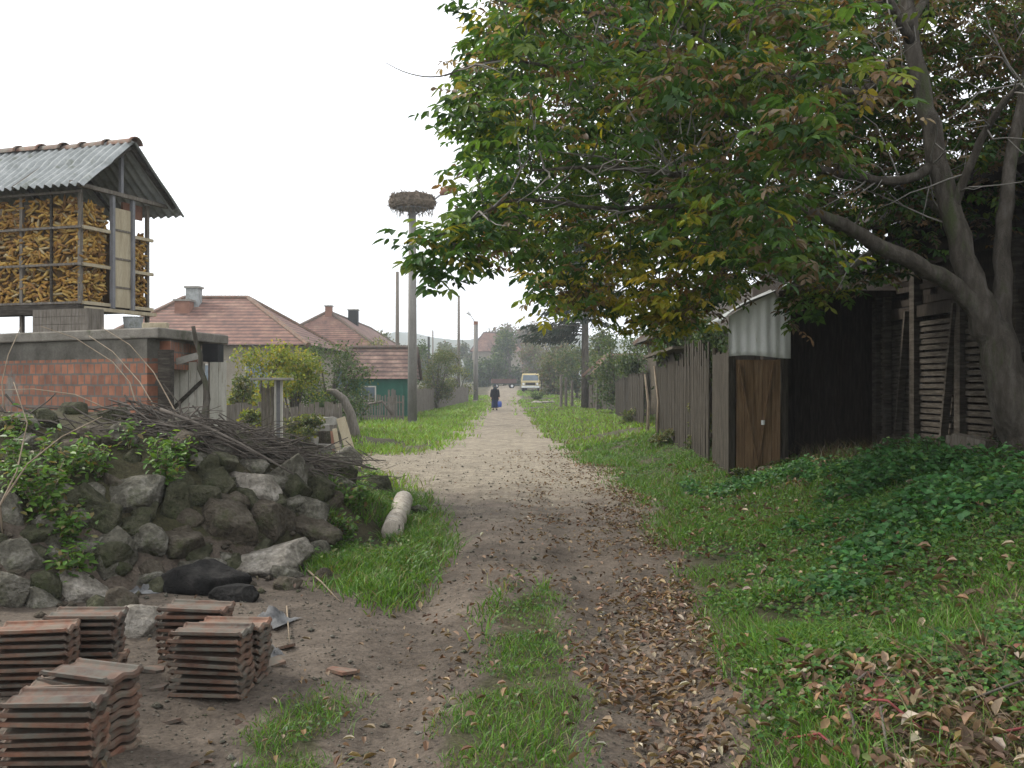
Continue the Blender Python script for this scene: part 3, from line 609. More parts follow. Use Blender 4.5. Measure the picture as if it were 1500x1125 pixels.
# ---------------------------------------------------------------- weeds, canes and brushwood on the heap
def weed(px, py, hpx, wpx, n, label, cols, wts, L=.07, group='green weeds growing over the rubble heap', dpt=None):
    p = hit(px, py); s = p.y/F; h, w = hpx*s, wpx*s
    root = thing('weed', label, 'weed', p, 0, group); st = MB(); pts = []; dirs = []
    for k in range(max(4, n//70)):
        a = random.uniform(0, 6.28); e = Vector((math.cos(a)*random.uniform(.1, .5)*w, math.sin(a)*random.uniform(0, .4)*w-.05, h*random.uniform(.6, 1))); m = e*.5+Vector((0, 0, h*.12))
        c = [Vector((0, 0, -.05))*(1-t)**2+m*2*t*(1-t)+e*t*t for t in (0, .2, .4, .6, .8, 1)]; st.tube(c, [.006, .006, .005, .004, .003, .002], 5)
        for q in range(n//max(4, n//70)):
            t = random.uniform(.15, 1); v = Vector((0, 0, -.05))*(1-t)**2+m*2*t*(1-t)+e*t*t; pts.append(v+Vector([random.gauss(0, .03+.06*w) for _ in range(3)])); dirs.append((random.gauss(0, 1), random.gauss(0, 1)-.3, random.uniform(-.7, .3)))
    st.build('stem', M['cane'], root, smooth=True); k = len(pts)
    l = RNG.uniform(.6, 1.25, k)*L; leaves('foliage', np.array(pts), np.array(dirs), rdir(k)*.6+np.array([0, -.3, 1]), l, l*.5, pal(k, cols, wts), M['leaf'], root)
WG = [(.09, .19, .025), (.06, .13, .02), (.14, .24, .04), (.16, .13, .05)]
for a in [(40, 700, 70, 110, 300, 'yellow-green trailing weed at the left photo edge near the heap top'), (95, 710, 70, 80, 260, 'leafy green weed left of the dark mossy boulder'),
          (60, 760, 90, 110, 420, 'dense green weed on the left flank of the heap'), (95, 800, 80, 70, 320, 'green weed climbing above the tilted grey boulder'),
          (105, 850, 55, 60, 220, 'small green weed at the foot of the tilted grey boulder'), (150, 700, 50, 60, 160, 'green weed over the long light grey boulder'),
          (240, 725, 80, 75, 340, 'bushy bright green weed in the middle of the heap'), (266, 690, 60, 50, 190, 'bright green weed just left of the topmost mossy boulder'),
          (190, 655, 34, 60, 90, 'olive weed near the heap crest'), (25, 640, 40, 60, 110, 'pale green weed on the crest at the left edge'),
          (515, 745, 40, 60, 260, 'dark green nettle clump at the right tip of the heap'), (500, 790, 40, 70, 240, 'green nettle clump between the brownish boulder and the log'), (550, 712, 28, 40, 160, 'small green nettle clump behind the log')]:
    weed(*a, WG, [4, 3, 2, 1.2])
for k, (pts, lab) in enumerate([
    ([(262, 612, 10.6), (225, 545, 11), (190, 505, 11.2), (150, 480, 11.4)], 'bent dry cane arching highest in front of the brick wall'),
    ([(205, 610, 10.4), (190, 560, 10.6), (165, 530, 10.8), (110, 495, 11), (60, 478, 11)], 'dry cane arching to the left across the brick wall'),
    ([(235, 610, 10.2), (205, 560, 10.5), (165, 515, 10.8), (130, 492, 11)], 'dry cane between the two tallest arching ones'),
    ([(160, 600, 10.2), (110, 578, 10.3), (50, 570, 10.4), (-20, 572, 10.5)], 'low red-brown cane lying along the brick wall'),
    ([(5, 590, 9.8), (3, 560, 9.9), (12, 520, 10), (30, 480, 10.2)], 'upright pale cane at the left photo edge'),
    ([(-10, 760, 7.6), (25, 690, 7.9), (40, 620, 8.2), (20, 560, 8.4)], 'leaning pale branch crossing the weeds at the left edge'),
    ([(0, 740, 7.7), (40, 680, 7.9), (90, 640, 8.2), (150, 610, 8.4)], 'long thin branch slanting over the weeds')]):
    P = [at(*q) for q in pts]; st = []
    for i in range(len(P)-1):
        for t in (0, .33, .66): st.append(P[i].lerp(P[i+1], t))
    st.append(P[-1]); g = gz(P[0].x, P[0].y); st.insert(0, Vector((P[0].x, P[0].y+.05, g-.05)))
    stick(st, .0085, lab, 'dry_cane', 'cane', 'dry canes and branches on the heap', 'cane')
def brush(label, n, x0, x1):
    mb = MB()
    for k in range(n):
        px = random.uniform(x0, x1) if random.random() < .13 else random.uniform(215, x1); py = 612+max(0, px-230)*.22+random.uniform(-8, 34)
        p = hit(px, max(py, 600)); p.z += random.uniform(-.02, .13); L = random.uniform(.4, 1.3); a = random.gauss(-.35, .45); d = Vector((math.cos(a), random.uniform(-.4, .4), math.sin(a)*.55))
        c = [p+d*L*(t-.5)+Vector([random.gauss(0, .025) for _ in range(3)]) for t in (0, .25, .5, .75, 1)]; r = random.uniform(.004, .012); mb.tube(c, [r, r, r*.8, r*.7, r*.4], 5, False)
    return tag(mb.build('brushwood', M['twig'], smooth=True), label, 'brushwood', kind='stuff')
brush('tangle of grey dead brushwood along the top of the rubble heap', 700, 20, 548)
for a, b, lab in [((235, 600, 9.9), (430, 695, 9.6), 'longest grey branch slanting down across the brushwood'), ((300, 640, 10.5), (475, 655, 11), 'thin grey branch lying level behind the brushwood'),
                  ((400, 672, 10.8), (552, 688, 11.2), 'dark branch poking out at the right tip of the brushwood'), ((250, 625, 10), (380, 668, 10), 'grey branch below the longest one')]:
    p, q = at(*a), at(*b); stick([p.lerp(q, t)+Vector((0, 0, .05*math.sin(t*3.1))) for t in (0, .2, .4, .6, .8, 1)], .022, lab, 'branch', 'twig', 'grey branches lying on the heap', 'branch')

# ---------------------------------------------------------------- brick outbuilding with concrete slab, corn crib on it
A2 = Vector((-4.62, 13.0, 0)); B2 = Vector((-9.2, 15.55, 0)); C2 = Vector((-4.47, 15.1, 0)); D2 = Vector((-8.6, 18.2, 0))
ob = thing('outbuilding', 'low brick outbuilding with a thick concrete slab roof behind the rubble heap', 'outbuilding', A2)
def wallseg(a, b, z0, z1, th, m, name, parent, inset=0):
    d = b-a; L = d.length; ang = math.atan2(d.y, d.x); mb = MB(); mb.b2((inset, -th/2, z0), (L-inset, th/2, z1)); return mb.build(name, M[m], parent, loc=a-A2, rot=(0, 0, ang))
ins = Vector((-.12, .16, 0)); a = A2+ins; b = B2+Vector((.1, .2, 0))
wallseg(a, b, -.1, 1.99, .2, 'brick', 'brick_wall', ob)
wallseg(a, b, 1.99, 2.245, .204, 'darkcon', 'lintel_band', ob)  # concrete lintel, painted dark as if shaded by the slab
c = C2+Vector((-.3, -.1, 0)); wallseg(a+Vector((.08, .14, 0)), c, 1.85, 2.245, .18, 'brick', 'side_wall', ob)
wallseg(c, D2+Vector((.3, -.2, 0)), -.1, 2.245, .2, 'brick', 'rear_wall', ob); wallseg(b, D2+Vector((.2, -.1, 0)), -.1, 2.245, .2, 'brick', 'end_wall', ob)
mb = MB(); pts = [A2+Vector((.02, -.05, 0)), C2+Vector((.16, .05, 0)), D2, B2]; vs = [p-A2+Vector((0, 0, 2.25)) for p in pts]+[p-A2+Vector((0, 0, 2.39)) for p in pts]
mb.add(vs, [(3, 2, 1, 0), (4, 5, 6, 7), (0, 1, 5, 4), (1, 2, 6, 5), (2, 3, 7, 6), (3, 0, 4, 7)]); mb.build('roof_slab', M['slabcon'], ob, bevel=.02)
mb = MB(); mb.box((.06, .12, 1.0), (.16, .16, 2.2)); mb.build('corner_post', M['darkwood'], ob)
# pale doors and dark posts under the slab end
for (p0, p1, lab, sc) in [((250, 530), (300, 608), 0, 14.1), ((306, 528), (331, 602), 1, 15.2)]:
    a, b = at(p0[0], p0[1], sc), at(p1[0], p1[1], sc+.35); z0 = gz(a.x, a.y)
    mb = MB(); n = 4 if lab == 0 else 2; d = Vector((b.x-a.x, b.y-a.y, 0)); L = d.length; zt = a.z; w = L/n
    for k in range(n): mb.b2((k*w+.004, -.015, z0-.05), ((k+1)*w-.004, .015+random.uniform(0, .006), zt+random.uniform(-.03, .02)))
    dr = mb.build('door_leaf', M['whiteboard'], ob, loc=Vector((a.x, a.y, 0))-A2, rot=(0, 0, math.atan2(d.y, d.x))); dr['label'] = 'wide pale board door' if lab == 0 else 'narrow pale board door'
    if lab == 0: mb = MB(); mb.bar((.02, -.03, .95+.35), (L*.95, -.03, 1.52+.2), .03, .05); mb.build('brace', M['darkwood'], dr)
mb = MB(); a, b = at(246, 533, 13.6), at(290, 521, 13.7); mb.bar(a-A2, b-A2, .05, .09); mb.build('awning_rail', M['concrete'], ob)
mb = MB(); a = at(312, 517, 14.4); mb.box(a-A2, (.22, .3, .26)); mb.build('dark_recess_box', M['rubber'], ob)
vine = [at(283, 478, 13.0), at(287, 500, 13.0), at(294, 520, 13.0), at(293, 540, 13), at(301, 560, 13), at(303, 585, 13), at(300, 608, 12.9)]; v0 = vine[-1].copy(); v0.z = gz(v0.x, v0.y)-.05; vine.append(v0)
st = []
for i in range(len(vine)-1): st += [vine[i].lerp(vine[i+1], t) for t in (0, .5)]
tag(MB().tube(st+[vine[-1]], [.025+.002*i for i in range(len(st)+1)], 8, wob=.12).build('vine_stem', M['bark'], smooth=True), 'twisted dark vine stem climbing past the pale doors', 'vine')
# corn crib
CA = Vector((-6.5, 15.0, 2.40)); rz = math.atan2(.949, .316)
cr = thing('corn_crib', 'raised corn crib with grey corrugated roof standing on the brick outbuilding', 'corn crib', CA, rz)
Wc, Lc, zf, ze, zr = 1.6, 4.6, .46, 2.2, 3.05
for xx in (0.04, Wc-.04):
    for yy in (.04, 1.15, 2.3, 3.45, Lc-.04):
        MB().box((xx, yy, (ze)/2), (.055, .055, ze)).build('post', M['wood'], cr)
for yy in (.55, 1.7, 2.85, 4.0): MB().box((-.0, yy, (zf+ze)/2), (.03, .035, ze-zf)).build('stud', M['darkwood'], cr)
for zz in (zf+.02, zf+.6, zf+1.16, ze-.05):
    MB().box((-.035, Lc/2, zz), (.03, Lc+.1, .035)).build('rail', M['wood'], cr)
    if zz < ze-.1:
        MB().b2((0, -.06, zz-.025), (.58, -.02, zz+.025)).build('rail', M['ply'], cr); MB().b2((1.12, -.06, zz-.025), (Wc, -.02, zz+.025)).build('rail', M['ply'], cr)
MB().b2((-.06, -.08, zf-.09), (Wc+.05, .03, zf-.035)).build('floor_beam', M['ply'], cr)
MB().b2((-.16, -.1, zf-.16), (-.04, Lc, zf-.02)).build('floor_beam', M['darkwood'], cr)
MB().b2((0, 0, zf-.035), (Wc, Lc, zf)).build('floor', M['darkwood'], cr)
for xx in (.62, 1.08): MB().b2((xx-.03, -.09, zf-.03), (xx+.03, -.03, ze)).build('door_post', M['metal'], cr)
dr = MB().b2((.65, -.05, zf), (1.05, -.025, ze-.18)).build('door', M['ply'], cr)
mb = MB(); [mb.b2((.652, -.062, z), (1.048, -.051, z+.03)) for z in (zf+.3, zf+.75, zf+1.2)]; mb.build('batten', M['wood'], dr)
MB().b2((-.3, -.12, ze), (Wc+.3, -.06, ze+.06)).build('tie_beam', M['wood'], cr)
MB().b2((Wc/2-.03, -.1, ze+.06), (Wc/2+.03, -.05, zr-.1)).build('king_post', M['metal'], cr)
MB().b2((Wc*.66, .1, ze-.25), (Wc-.08, .14, ze-.02)).build('header_board', M['redbrickwall'], cr)
for s in (0, 1):
    for yy in (-.25, 1.0, 2.3, 3.6): 
        x0 = -.28 if s == 0 else Wc+.28
        MB().bar((x0, yy, ze+.0), (Wc/2, yy, zr-.06), .05, .07).build('rafter', M['darkwood'], cr)
def corrugated(x0, z0, x1, z1, y0, y1, nx_=14, pitch=.15, amp=.028, th=.008, step=None):
    """sheet sloping in local x, corrugated along y"""
    ny_ = int((y1-y0)/pitch*8); mb = MB(); d = Vector((x1-x0, 0, z1-z0)); nr = Vector((-d.z, 0, d.x)).normalized()
    if nr.z < 0: nr = -nr
    for side in (1, 0):
        for i in range(nx_+1):
            t = i/nx_
            for j in range(ny_+1):
                y = y0+(y1-y0)*j/ny_; a = amp*math.sin(2*math.pi*y/pitch)+(.02*(t > .5) if step else 0)+.006*math.sin(t*9+y*2)
                mb.v.append(tuple(Vector((x0, y, z0))+d*t+nr*(a+th*side)))
    q = (nx_+1)*(ny_+1)
    for i in range(nx_):
        for j in range(ny_):
            a = i*(ny_+1)+j; f = (a, a+1, a+ny_+2, a+ny_+1); mb.f.append(f); mb.f.append(tuple(k+q for k in f[::-1]))
    return mb
corrugated(-.33, ze-.02, Wc/2, zr, -.36, Lc+.3, step=1).build('roof_sheet', M['asbestos'], cr, smooth=True)
corrugated(Wc+.42, ze-.12, Wc/2, zr, -.36, Lc+.3).build('roof_sheet', M['asbestos'], cr, smooth=True)
for k in range(11):
    y = -.34+k*.46; mb = MB(); n = 8
    for e, (yy, r) in enumerate(((y, .15), (y+.05, .15), (y+.08, .125), (y+.49, .115))):
        for rr in (r, r-.02):
            for j in range(n+1):
                a = math.pi*j/n; mb.v.append((Wc/2+rr*math.cos(a), yy, zr-.03+rr*math.sin(a)*.8))
    m_ = n+1
    for e in range(3):
        for j in range(n):
            a = e*2*m_+j; b = a+2*m_; mb.f += [(a, a+1, b+1, b), (a+m_, b+m_, b+m_+1, a+m_+1)]
    for e in (0, 3):
        for j in range(n): a = e*2*m_+j; mb.f.append((a, a+m_, a+m_+1, a+1) if e == 0 else (a, a+1, a+m_+1, a+m_))
    mb.build('ridge_tile', M['clay'], cr, smooth=True, rot=(R(random.uniform(-1, 1)), 0, 0))
# the corn in it
cob = []; cobr = [(.0, -.5), (.8, -.42), (1, -.1), (.8, .25), (.25, .5)]; n6 = 7
CV = []; CF = []; CC = []
def cobs(n, fx):
    for k in range(n):
        p, d = fx(); d.normalize(); u = d.orthogonal().normalized(); w = d.cross(u); L = random.uniform(.14, .21); r = random.uniform(.02, .027); b = len(CV)
        c = np.array(random.choices([(.44, .26, .055), (.36, .19, .04), (.5, .34, .10), (.24, .125, .04), (.45, .36, .2)], [4, 3, 2, 1.6, .8])[0])*random.uniform(.6, 1.15)
        for (rr, t) in cobr:
            for j in range(n6):
                a = 6.283*j/n6; CV.append(tuple(p+d*L*t+(u*math.cos(a)+w*math.sin(a))*max(rr, .15)*r)); CC.append(c)
        for i in range(4):
            for j in range(n6): CF.append((b+i*n6+j, b+i*n6+(j+1) % n6, b+(i+1)*n6+(j+1) % n6, b+(i+1)*n6+j))
ztop = ze-.12
cobs(1900, lambda: (Vector((random.uniform(.03, .10), random.uniform(.05, Lc-.05), random.uniform(zf+.03, ztop))), Vector((random.gauss(0, .25), random.gauss(0, 1), random.gauss(0, .45)))))
cobs(330, lambda: (Vector((random.uniform(.06, .56), random.uniform(.02, .1), random.uniform(zf+.03, ztop-.1))), Vector((random.gauss(0, 1), random.gauss(0, .4), random.gauss(0, .5)))))
cobs(220, lambda: (Vector((random.uniform(1.14, 1.52), random.uniform(.02, .1), random.uniform(zf+.03, zf+1.24))), Vector((random.gauss(0, 1), random.gauss(0, .4), random.gauss(0, .5)))))
cobs(150, lambda: (Vector((random.uniform(.1, 1.5), random.uniform(.1, Lc-.1), zf+1.22)), Vector((random.gauss(0, 1), random.gauss(0, 1), random.gauss(0, .3)))))
b = len(CV)
for (x0, x1, z1) in ((.1, .62, ztop-.05), (.62, 1.55, zf+1.2)):
    n0 = len(CV)
    for xx in (x0, x1):
        for yy in (.1, Lc-.08):
            for zz in (zf+.01, z1): CV.append((xx, yy, zz)); CC.append(np.array((.12, .07, .025)))
    CF += [tuple(n0+i for i in f) for f in [(0, 1, 3, 2), (4, 6, 7, 5), (0, 4, 5, 1), (2, 3, 7, 6), (0, 2, 6, 4), (1, 5, 7, 3)]]
co = arr_mesh('corn_cobs', np.array(CV), np.array(CF), M['dryleaf'], np.array(CC)); co.location = CA; co.rotation_euler = (0, 0, rz)
tag(co, 'golden corn cobs filling the raised crib', 'corn cobs', kind='stuff')
# odds and ends lying on the slab
for (px, py, D, sz, mt, lab, nm) in [((228), 476, 13.7, (.32, .2, .09), 'ply', 'pale wooden block on the slab edge under the crib', 'wood_block'), (100, 478, 14.6, (.95, .3, .34), 'wood', 'grey plank box under the crib floor', 'plank_box'), (195, 470, 15.6, (.34, .3, .3), 'asbestos', 'grey bucket-like drum under the crib door', 'drum')]:
    p = at(px, py, D); p.z = 2.40+sz[2]/2
    if nm == 'drum': o = MB().lathe([(.12, -.15), (.15, .13), (.16, .15), (.14, .15), (.12, .1)], 18).build(nm, M[mt], loc=p)
    elif nm == 'plank_box':
        mb = MB(); [mb.box((0, -sz[1]/2, -sz[2]/2+.057+k*.113), (sz[0], .03, .107)) for k in range(3)]; [mb.box((0, sz[1]/2, -sz[2]/2+.057+k*.113), (sz[0], .03, .107)) for k in range(3)]; mb.box((-sz[0]/2-.016, 0, 0), (.03, sz[1]+.03, sz[2])); mb.box((sz[0]/2+.016, 0, 0), (.03, sz[1]+.03, sz[2])); o = mb.build(nm, M[mt], loc=p, rot=(0, 0, R(-20)))
    else: o = MB().box((0, 0, 0), sz, jit=.012).build(nm, M[mt], loc=p, rot=(0, 0, .2), bevel=.01)
    tag(o, lab, nm.replace('_', ' '))

# ---------------------------------------------------------------- left yard: post with cap, blocks, boards, fences
p = at(408, 650, 19.5); p.z = gz(p.x, p.y); t_ = thing('gate_post', 'pale steel post with a flat cap plate behind the rubble heap', 'post', p); top = 1.72-p.z
for s in (-.06, .06): MB().b2((s-.02, -.03, -.1), (s+.02, .03, top)).build('upright', M['whiteboard'], t_)
MB().b2((-.04, -.02, -.1), (.04, .02, top)).build('web', M['metal'], t_); MB().b2((-.5, -.14, top), (.27, .14, top+.05)).build('cap_plate', M['concrete'], t_, bevel=.01)
mb = MB(); [mb.b2((-.35+k*.09, .05, -.1), (-.27+k*.09, .075, top-.1-random.uniform(0, .06))) for k in range(3)]; mb.build('side_board', M['wood'], t_)
def plankfence(name, a, b, h, label, mat='wood', pw=.12, gap=.02, cat='fence', jit=.08, tilt=.02, post=2.2, rail=True):
    a, b = Vector(a), Vector(b); a.z = gz(a.x, a.y); d = Vector((b.x-a.x, b.y-a.y, 0)); L = d.length; d.normalize(); rt = thing(name, label, cat, a, math.atan2(d.y, d.x))
    mb = MB(); x = 0
    while x < L-pw:
        w = pw*random.uniform(.85, 1.1); g = gz(a.x+d.x*x, a.y+d.y*x)-a.z; hh = h+random.uniform(-jit, jit)
        mb.box((x+w/2, -.02+random.uniform(-.006, .006), g+hh/2-.03), (w, .024, hh+.06), rot=(0, random.uniform(-tilt, tilt), 0)); x += w+gap*random.uniform(.3, 1.6)
    mb.build('pickets' if pw < .1 else 'planks', M[mat], rt)
    g1 = gz(b.x, b.y)-a.z
    if rail:
        for q in (.25, .78): MB().bar((0, .015, h*q), (L, .015, g1+h*q), .04, .07).build('rail', M[mat], rt)
    k = max(2, int(L/post)+1)
    for i in range(k):
        x = L*i/(k-1); g = gz(a.x+d.x*x, a.y+d.y*x)-a.z; MB().tube([(x, .08, g-.1), (x+random.uniform(-.03, .03), .08, g+h*1.03)], [.055, .05], 7).build('fence_post', M[mat], rt)
    return rt
plankfence('board_fence', (-7.0, 22.5, 0), (-4.3, 25.2, 0), 1.15, 'low weathered grey board fence behind the capped post')
for (px, py, D, sz, r, lab) in [(462, 628, 23, (.62, .4, .2), 8, 'largest grey concrete block on the heap of building blocks'), (476, 617, 24, (.5, .4, .2), 0, 'pale top block highest on the building blocks'),
                                (440, 646, 22, (.75, .35, .22), -4, 'long pale slab block at the left of the building blocks'), (478, 645, 22.6, (.62, .5, .42), 3, 'rough brown block underneath the largest grey one'), (440, 662, 21.6, (.8, .4, .25), 6, 'dark low block at the base of the building blocks'), (480, 660, 22.2, (.5, .5, .3), -6, 'small low block under the leaning board')]:
    p = at(px, py, D); tag(MB().box((0, 0, 0), sz, jit=.025).build('building_block', M['concrete' if 'brown' not in lab and 'dark' not in lab else 'rockbrown'], loc=p, rot=(0, 0, R(r)), bevel=.015), lab, 'block', 'building blocks stacked in the yard')
for (a, b, D, w, mt, lab) in [((499, 612), (516, 667), 21.6, .2, 'ply', 'wide pale board leaning against the building blocks'), ((490, 628), (497, 668), 21.9, .1, 'ply', 'narrow upright board beside the wide leaning one'), ((486, 632), (489, 668), 22, .06, 'redbrickwall', 'thin reddish stake beside the building blocks')]:
    p, q = at(*a, D+.15), at(*b, D-.15); q.z = min(q.z, gz(q.x, q.y)+.02); o = MB().bar(p, q, w, .03, up=(0, -1, .2)).build('leaning_board', M[mt]); tag(o, lab, 'board')
arc = [at(478, 572, 30), at(490, 574, 30), at(503, 585, 30), at(513, 605, 30), at(519, 632, 30), at(521, 655, 30)]; arc[-1].z = gz(arc[-1].x, arc[-1].y)-.1
tag(MB().tube(arc, [.06, .10, .13, .15, .16, .17], 9, wob=.08).build('bent_trunk', M['wood'], smooth=True), 'bent grey dead trunk curving down beside the green shed', 'dead trunk')
plankfence('picket_fence', (-7.6, 42.5, 0), (-4.7, 42.8, 0), 1.15, 'short grey picket fence at the foot of the concrete pole', 'wood', .07, .05)
plankfence('picket_fence', (-5.6, 46, 0), (-3.7, 84, 0), 1.35, 'long grey picket fence running along the left side of the road', 'wood', .09, .06, post=4)
stick([at(575, 600, 40)+Vector((0, 0, -.2)), at(560, 588, 40), at(540, 592, 40.5), at(528, 600, 41)+Vector((0, 0, -.3))], .07, 'twisted dead bough in the grass before the green shed', 'dead_bough', 'twig', None, 'bough')

# ---------------------------------------------------------------- poles
def pole(px, D, top_y, r0, r1, label, mat='polecon', name='utility_pole', lamp=None):
    x = (px-750)/F*D; z = gz(x, D); h = CAM_H-(top_y-HOR)/F*D-z; t = thing(name, label, 'utility pole', (x, D, z))
    MB().tube([(0, 0, -.3), (0, 0, h)], [r0, r1], 10).build('shaft', M[mat], t, smooth=True)
    if lamp: lamp(t, h)
    return t, h, x, z
def nestlamp(t, h):
    MB().tube([(.1, 0, h-.25), (.9, -.1, h+.35), (1.25, -.12, h+.62)], .035, 8).build('lamp_arm', M['metal'], t)
    mb = MB(); mb.tube([(1.15, -.12, h+.58), (1.3, -.12, h+.68), (1.55, -.12, h+.78), (1.75, -.12, h+.82)], [.08, .17, .18, .08], 10); mb.build('lamp_head', M['redbrickwall'], t, smooth=True)
    MB().lathe([(.2, -.06), (.65, -.03), (.65, .02)], 16, (0, 0, h)).build('platform', M['metal'], t)
t_, h, x, z = pole(604, 41, 306, .2, .15, 'tall concrete pole carrying the stork nest', lamp=nestlamp)
mb = MB(); mb.lathe([(.55, 0), (.86, .06), (.94, .24), (.88, .46), (.7, .58), (.45, .54), (.1, .5)], 26, wob=.07)
for k in range(520):
    a = random.uniform(0, 6.283); q = random.uniform(.1, .6); r = .93-.25*abs(q-.3); p = Vector((math.cos(a)*r, math.sin(a)*r, q-.05)); d = Vector((-math.sin(a), math.cos(a), 0))*random.choice((-1, 1))+Vector((math.cos(a), math.sin(a), 0))*random.gauss(0, .25)+Vector((0, 0, random.gauss(-.15, .35))); L = random.uniform(.2, .5)
    mb.tube([p-d*L/2, p+d*L/2], random.uniform(.008, .018), 4, False)
for k in range(90):
    a = random.uniform(0, 6.283); r = random.uniform(.35, .9); p = Vector((math.cos(a)*r, math.sin(a)*r, .05)); mb.tube([p, p+Vector((random.gauss(0, .06), random.gauss(0, .06), -random.uniform(.1, .38)))], .014, 4, False)
tag(mb.build('stork_nest', M['nest'], loc=(x, 41, z+h)), 'large brown stick stork nest on top of the tall concrete pole', 'nest')
pole(582, 62, 398, .14, .10, 'slender dark pole left of the nest pole', 'wood')
pole(672, 86, 433, .15, .10, 'thin wooden pole right of the nest pole', 'wood')
def lamp2(t, h):
    MB().tube([(0, 0, h-.1), (0, 0, h+.2)], .2, 8).build('cap', M['redbrickwall'], t); MB().tube([(0, 0, h), (-.5, -.2, h+.8)], .03, 6).build('lamp_arm', M['metal'], t); MB().tube([(-.45, -.2, h+.75), (-.75, -.3, h+1.0)], [.1, .16], 8).build('lamp_head', M['tin'], t)
pole(697, 88, 474, .22, .19, 'grey street lamp pole beside the road near the walker', lamp=lamp2)
pole(634, 150, 484, .15, .1, 'tiny distant pole right of the two far ones', 'wood'); pole(628, 140, 493, .2, .16, 'tiny thick distant pole left of the two far ones', 'rubber')

# ---------------------------------------------------------------- houses
def quadpart(name, pts, m, parent, th=.1):
    pts = [Vector(p) for p in pts]; n = (pts[1]-pts[0]).cross(pts[2]-pts[0]).normalized(); mb = MB(); k = len(pts)
    mb.add(pts+[p-n*th for p in pts], [tuple(range(k)), tuple(range(2*k-1, k-1, -1))]+[(i, i+k, (i+1) % k+k, (i+1) % k) for i in range(k)]); return mb.build(name, M[m], parent)
def win(parent, x, z, w, h, y, side='front'):
    f = MB(); f.b2((x-w/2-.06, y-.04, z-.06), (x+w/2+.06, y, z+h+.06)); fo = f.build('window', M['whiteboard'], parent); MB().b2((x-w/2, y-.05, z), (x+w/2, y-.041, z+h)).build('pane', M['glass'], fo); return fo
def hip(name, x0, x1, y0, y1, ze_, zr_, rx0, rx1, ry0, ry1, label, wall='plaster', roof='roofred', oh=.5, base=0):
    t = thing(name, label, 'house', ((x0+x1)/2, y0, base)); cx, cy = (x0+x1)/2, y0; L = lambda x, y, z: (x-cx, y-cy, z)
    mb = MB(); mb.b2(L(x0, y0, -.3), L(x1, y1, ze_-.02)); mb.build('wall', M[wall], t)
    a, b, c, d = L(x0-oh, y0-oh, ze_-.15), L(x1+oh, y0-oh, ze_-.15), L(x1+oh, y1+oh, ze_-.15), L(x0-oh, y1+oh, ze_-.15); r0, r1 = L(rx0, ry0, zr_), L(rx1, ry1, zr_)
    mb = MB(); alongx = abs(rx1-rx0) > abs(ry1-ry0)
    fs = [(0, 1, 5, 4), (1, 2, 5), (2, 3, 4, 5), (3, 0, 4)] if alongx else [(0, 1, 4), (1, 2, 5, 4), (2, 3, 5), (3, 0, 4, 5)]
    mb.add([a, b, c, d, r0, r1], fs+[(3, 2, 1, 0)]); ro = mb.build('roof', M[roof], t)
    rid = MB()
    for p, q in ([(r0, r1), (a, r0), (d, r0), (b, r1), (c, r1)] if alongx else [(r0, r1), (a, r0), (b, r0), (c, r1), (d, r1)]):
        if (Vector(p)-Vector(q)).length > .3: rid.tube([p, q], .13, 6)
    rid.build('ridge_cap', M['clay'], ro); return t, L, ro
def chimney(parent, p, w, h, mat):
    c = MB().b2((p[0]-w/2, p[1]-w/2, p[2]-1), (p[0]+w/2, p[1]+w/2, p[2]+h)).build('chimney', M[mat], parent); MB().b2((p[0]-w/2-.07, p[1]-w/2-.07, p[2]+h), (p[0]+w/2+.07, p[1]+w/2+.07, p[2]+h+.09)).build('chimney_cap', M['concrete'], c)
t_, L, ro = hip('house', -18.5, -9.6, 45, 54.5, 3.55, 5.95, -16.4, -13.2, 49.8, 49.8, 'nearest red-tiled hip-roof house behind the yellow-green trees')
chimney(ro, L(-15.65, 49.0, 5.6), .62, .75, 'asbestos'); chimney(ro, L(-15.9, 48.3, 4.9), .7, .75, 'redbrickwall')
for xx in (-16.5, -14, -11.5): win(t_, xx-L(0, 0, 0)[0]*-1, 1.2, 1, 1.3, -.001)
mb = MB(); t_, L, ro = hip('house', -19.0, -9.9, 74, 104, 4.2, 7.3, -14.3, -14.3, 77.5, 100, 'farther red-tiled house with two chimneys behind the nearest one')
chimney(ro, L(-14.2, 77.2, 7.0), .5, .65, 'redbrickwall'); chimney(ro, L(-13.7, 86, 7.1), .8, .9, 'rubber'); win(t_, -2, 1.4, 1, 1.4, -.001); win(t_, 2, 1.4, 1, 1.4, -.001)
t_, L, ro = hip('green_shed', -7.7, -4.9, 47.2, 50.2, 2.05, 3.42, -7.9, -4.7, 48.8, 48.8, 'low green painted shed with a brown tiled roof', 'green', 'roofbrown', .25)
win(t_, -.5, .9, .6, .6, -.001); MB().b2((.4, -.05, 0), (1.15, -.002, 1.85)).build('door', M['green'], t_)
t_, L, ro = hip('house', -8.2, 2.0, 205, 216, 8.5, 12.5, -6, -.5, 210, 210, 'distant pinkish-roofed house behind the lamp pole', 'plaster', 'roofred'); win(t_, -2, 5, 1.4, 1.6, -.001); win(t_, 2, 5, 1.4, 1.6, -.001)
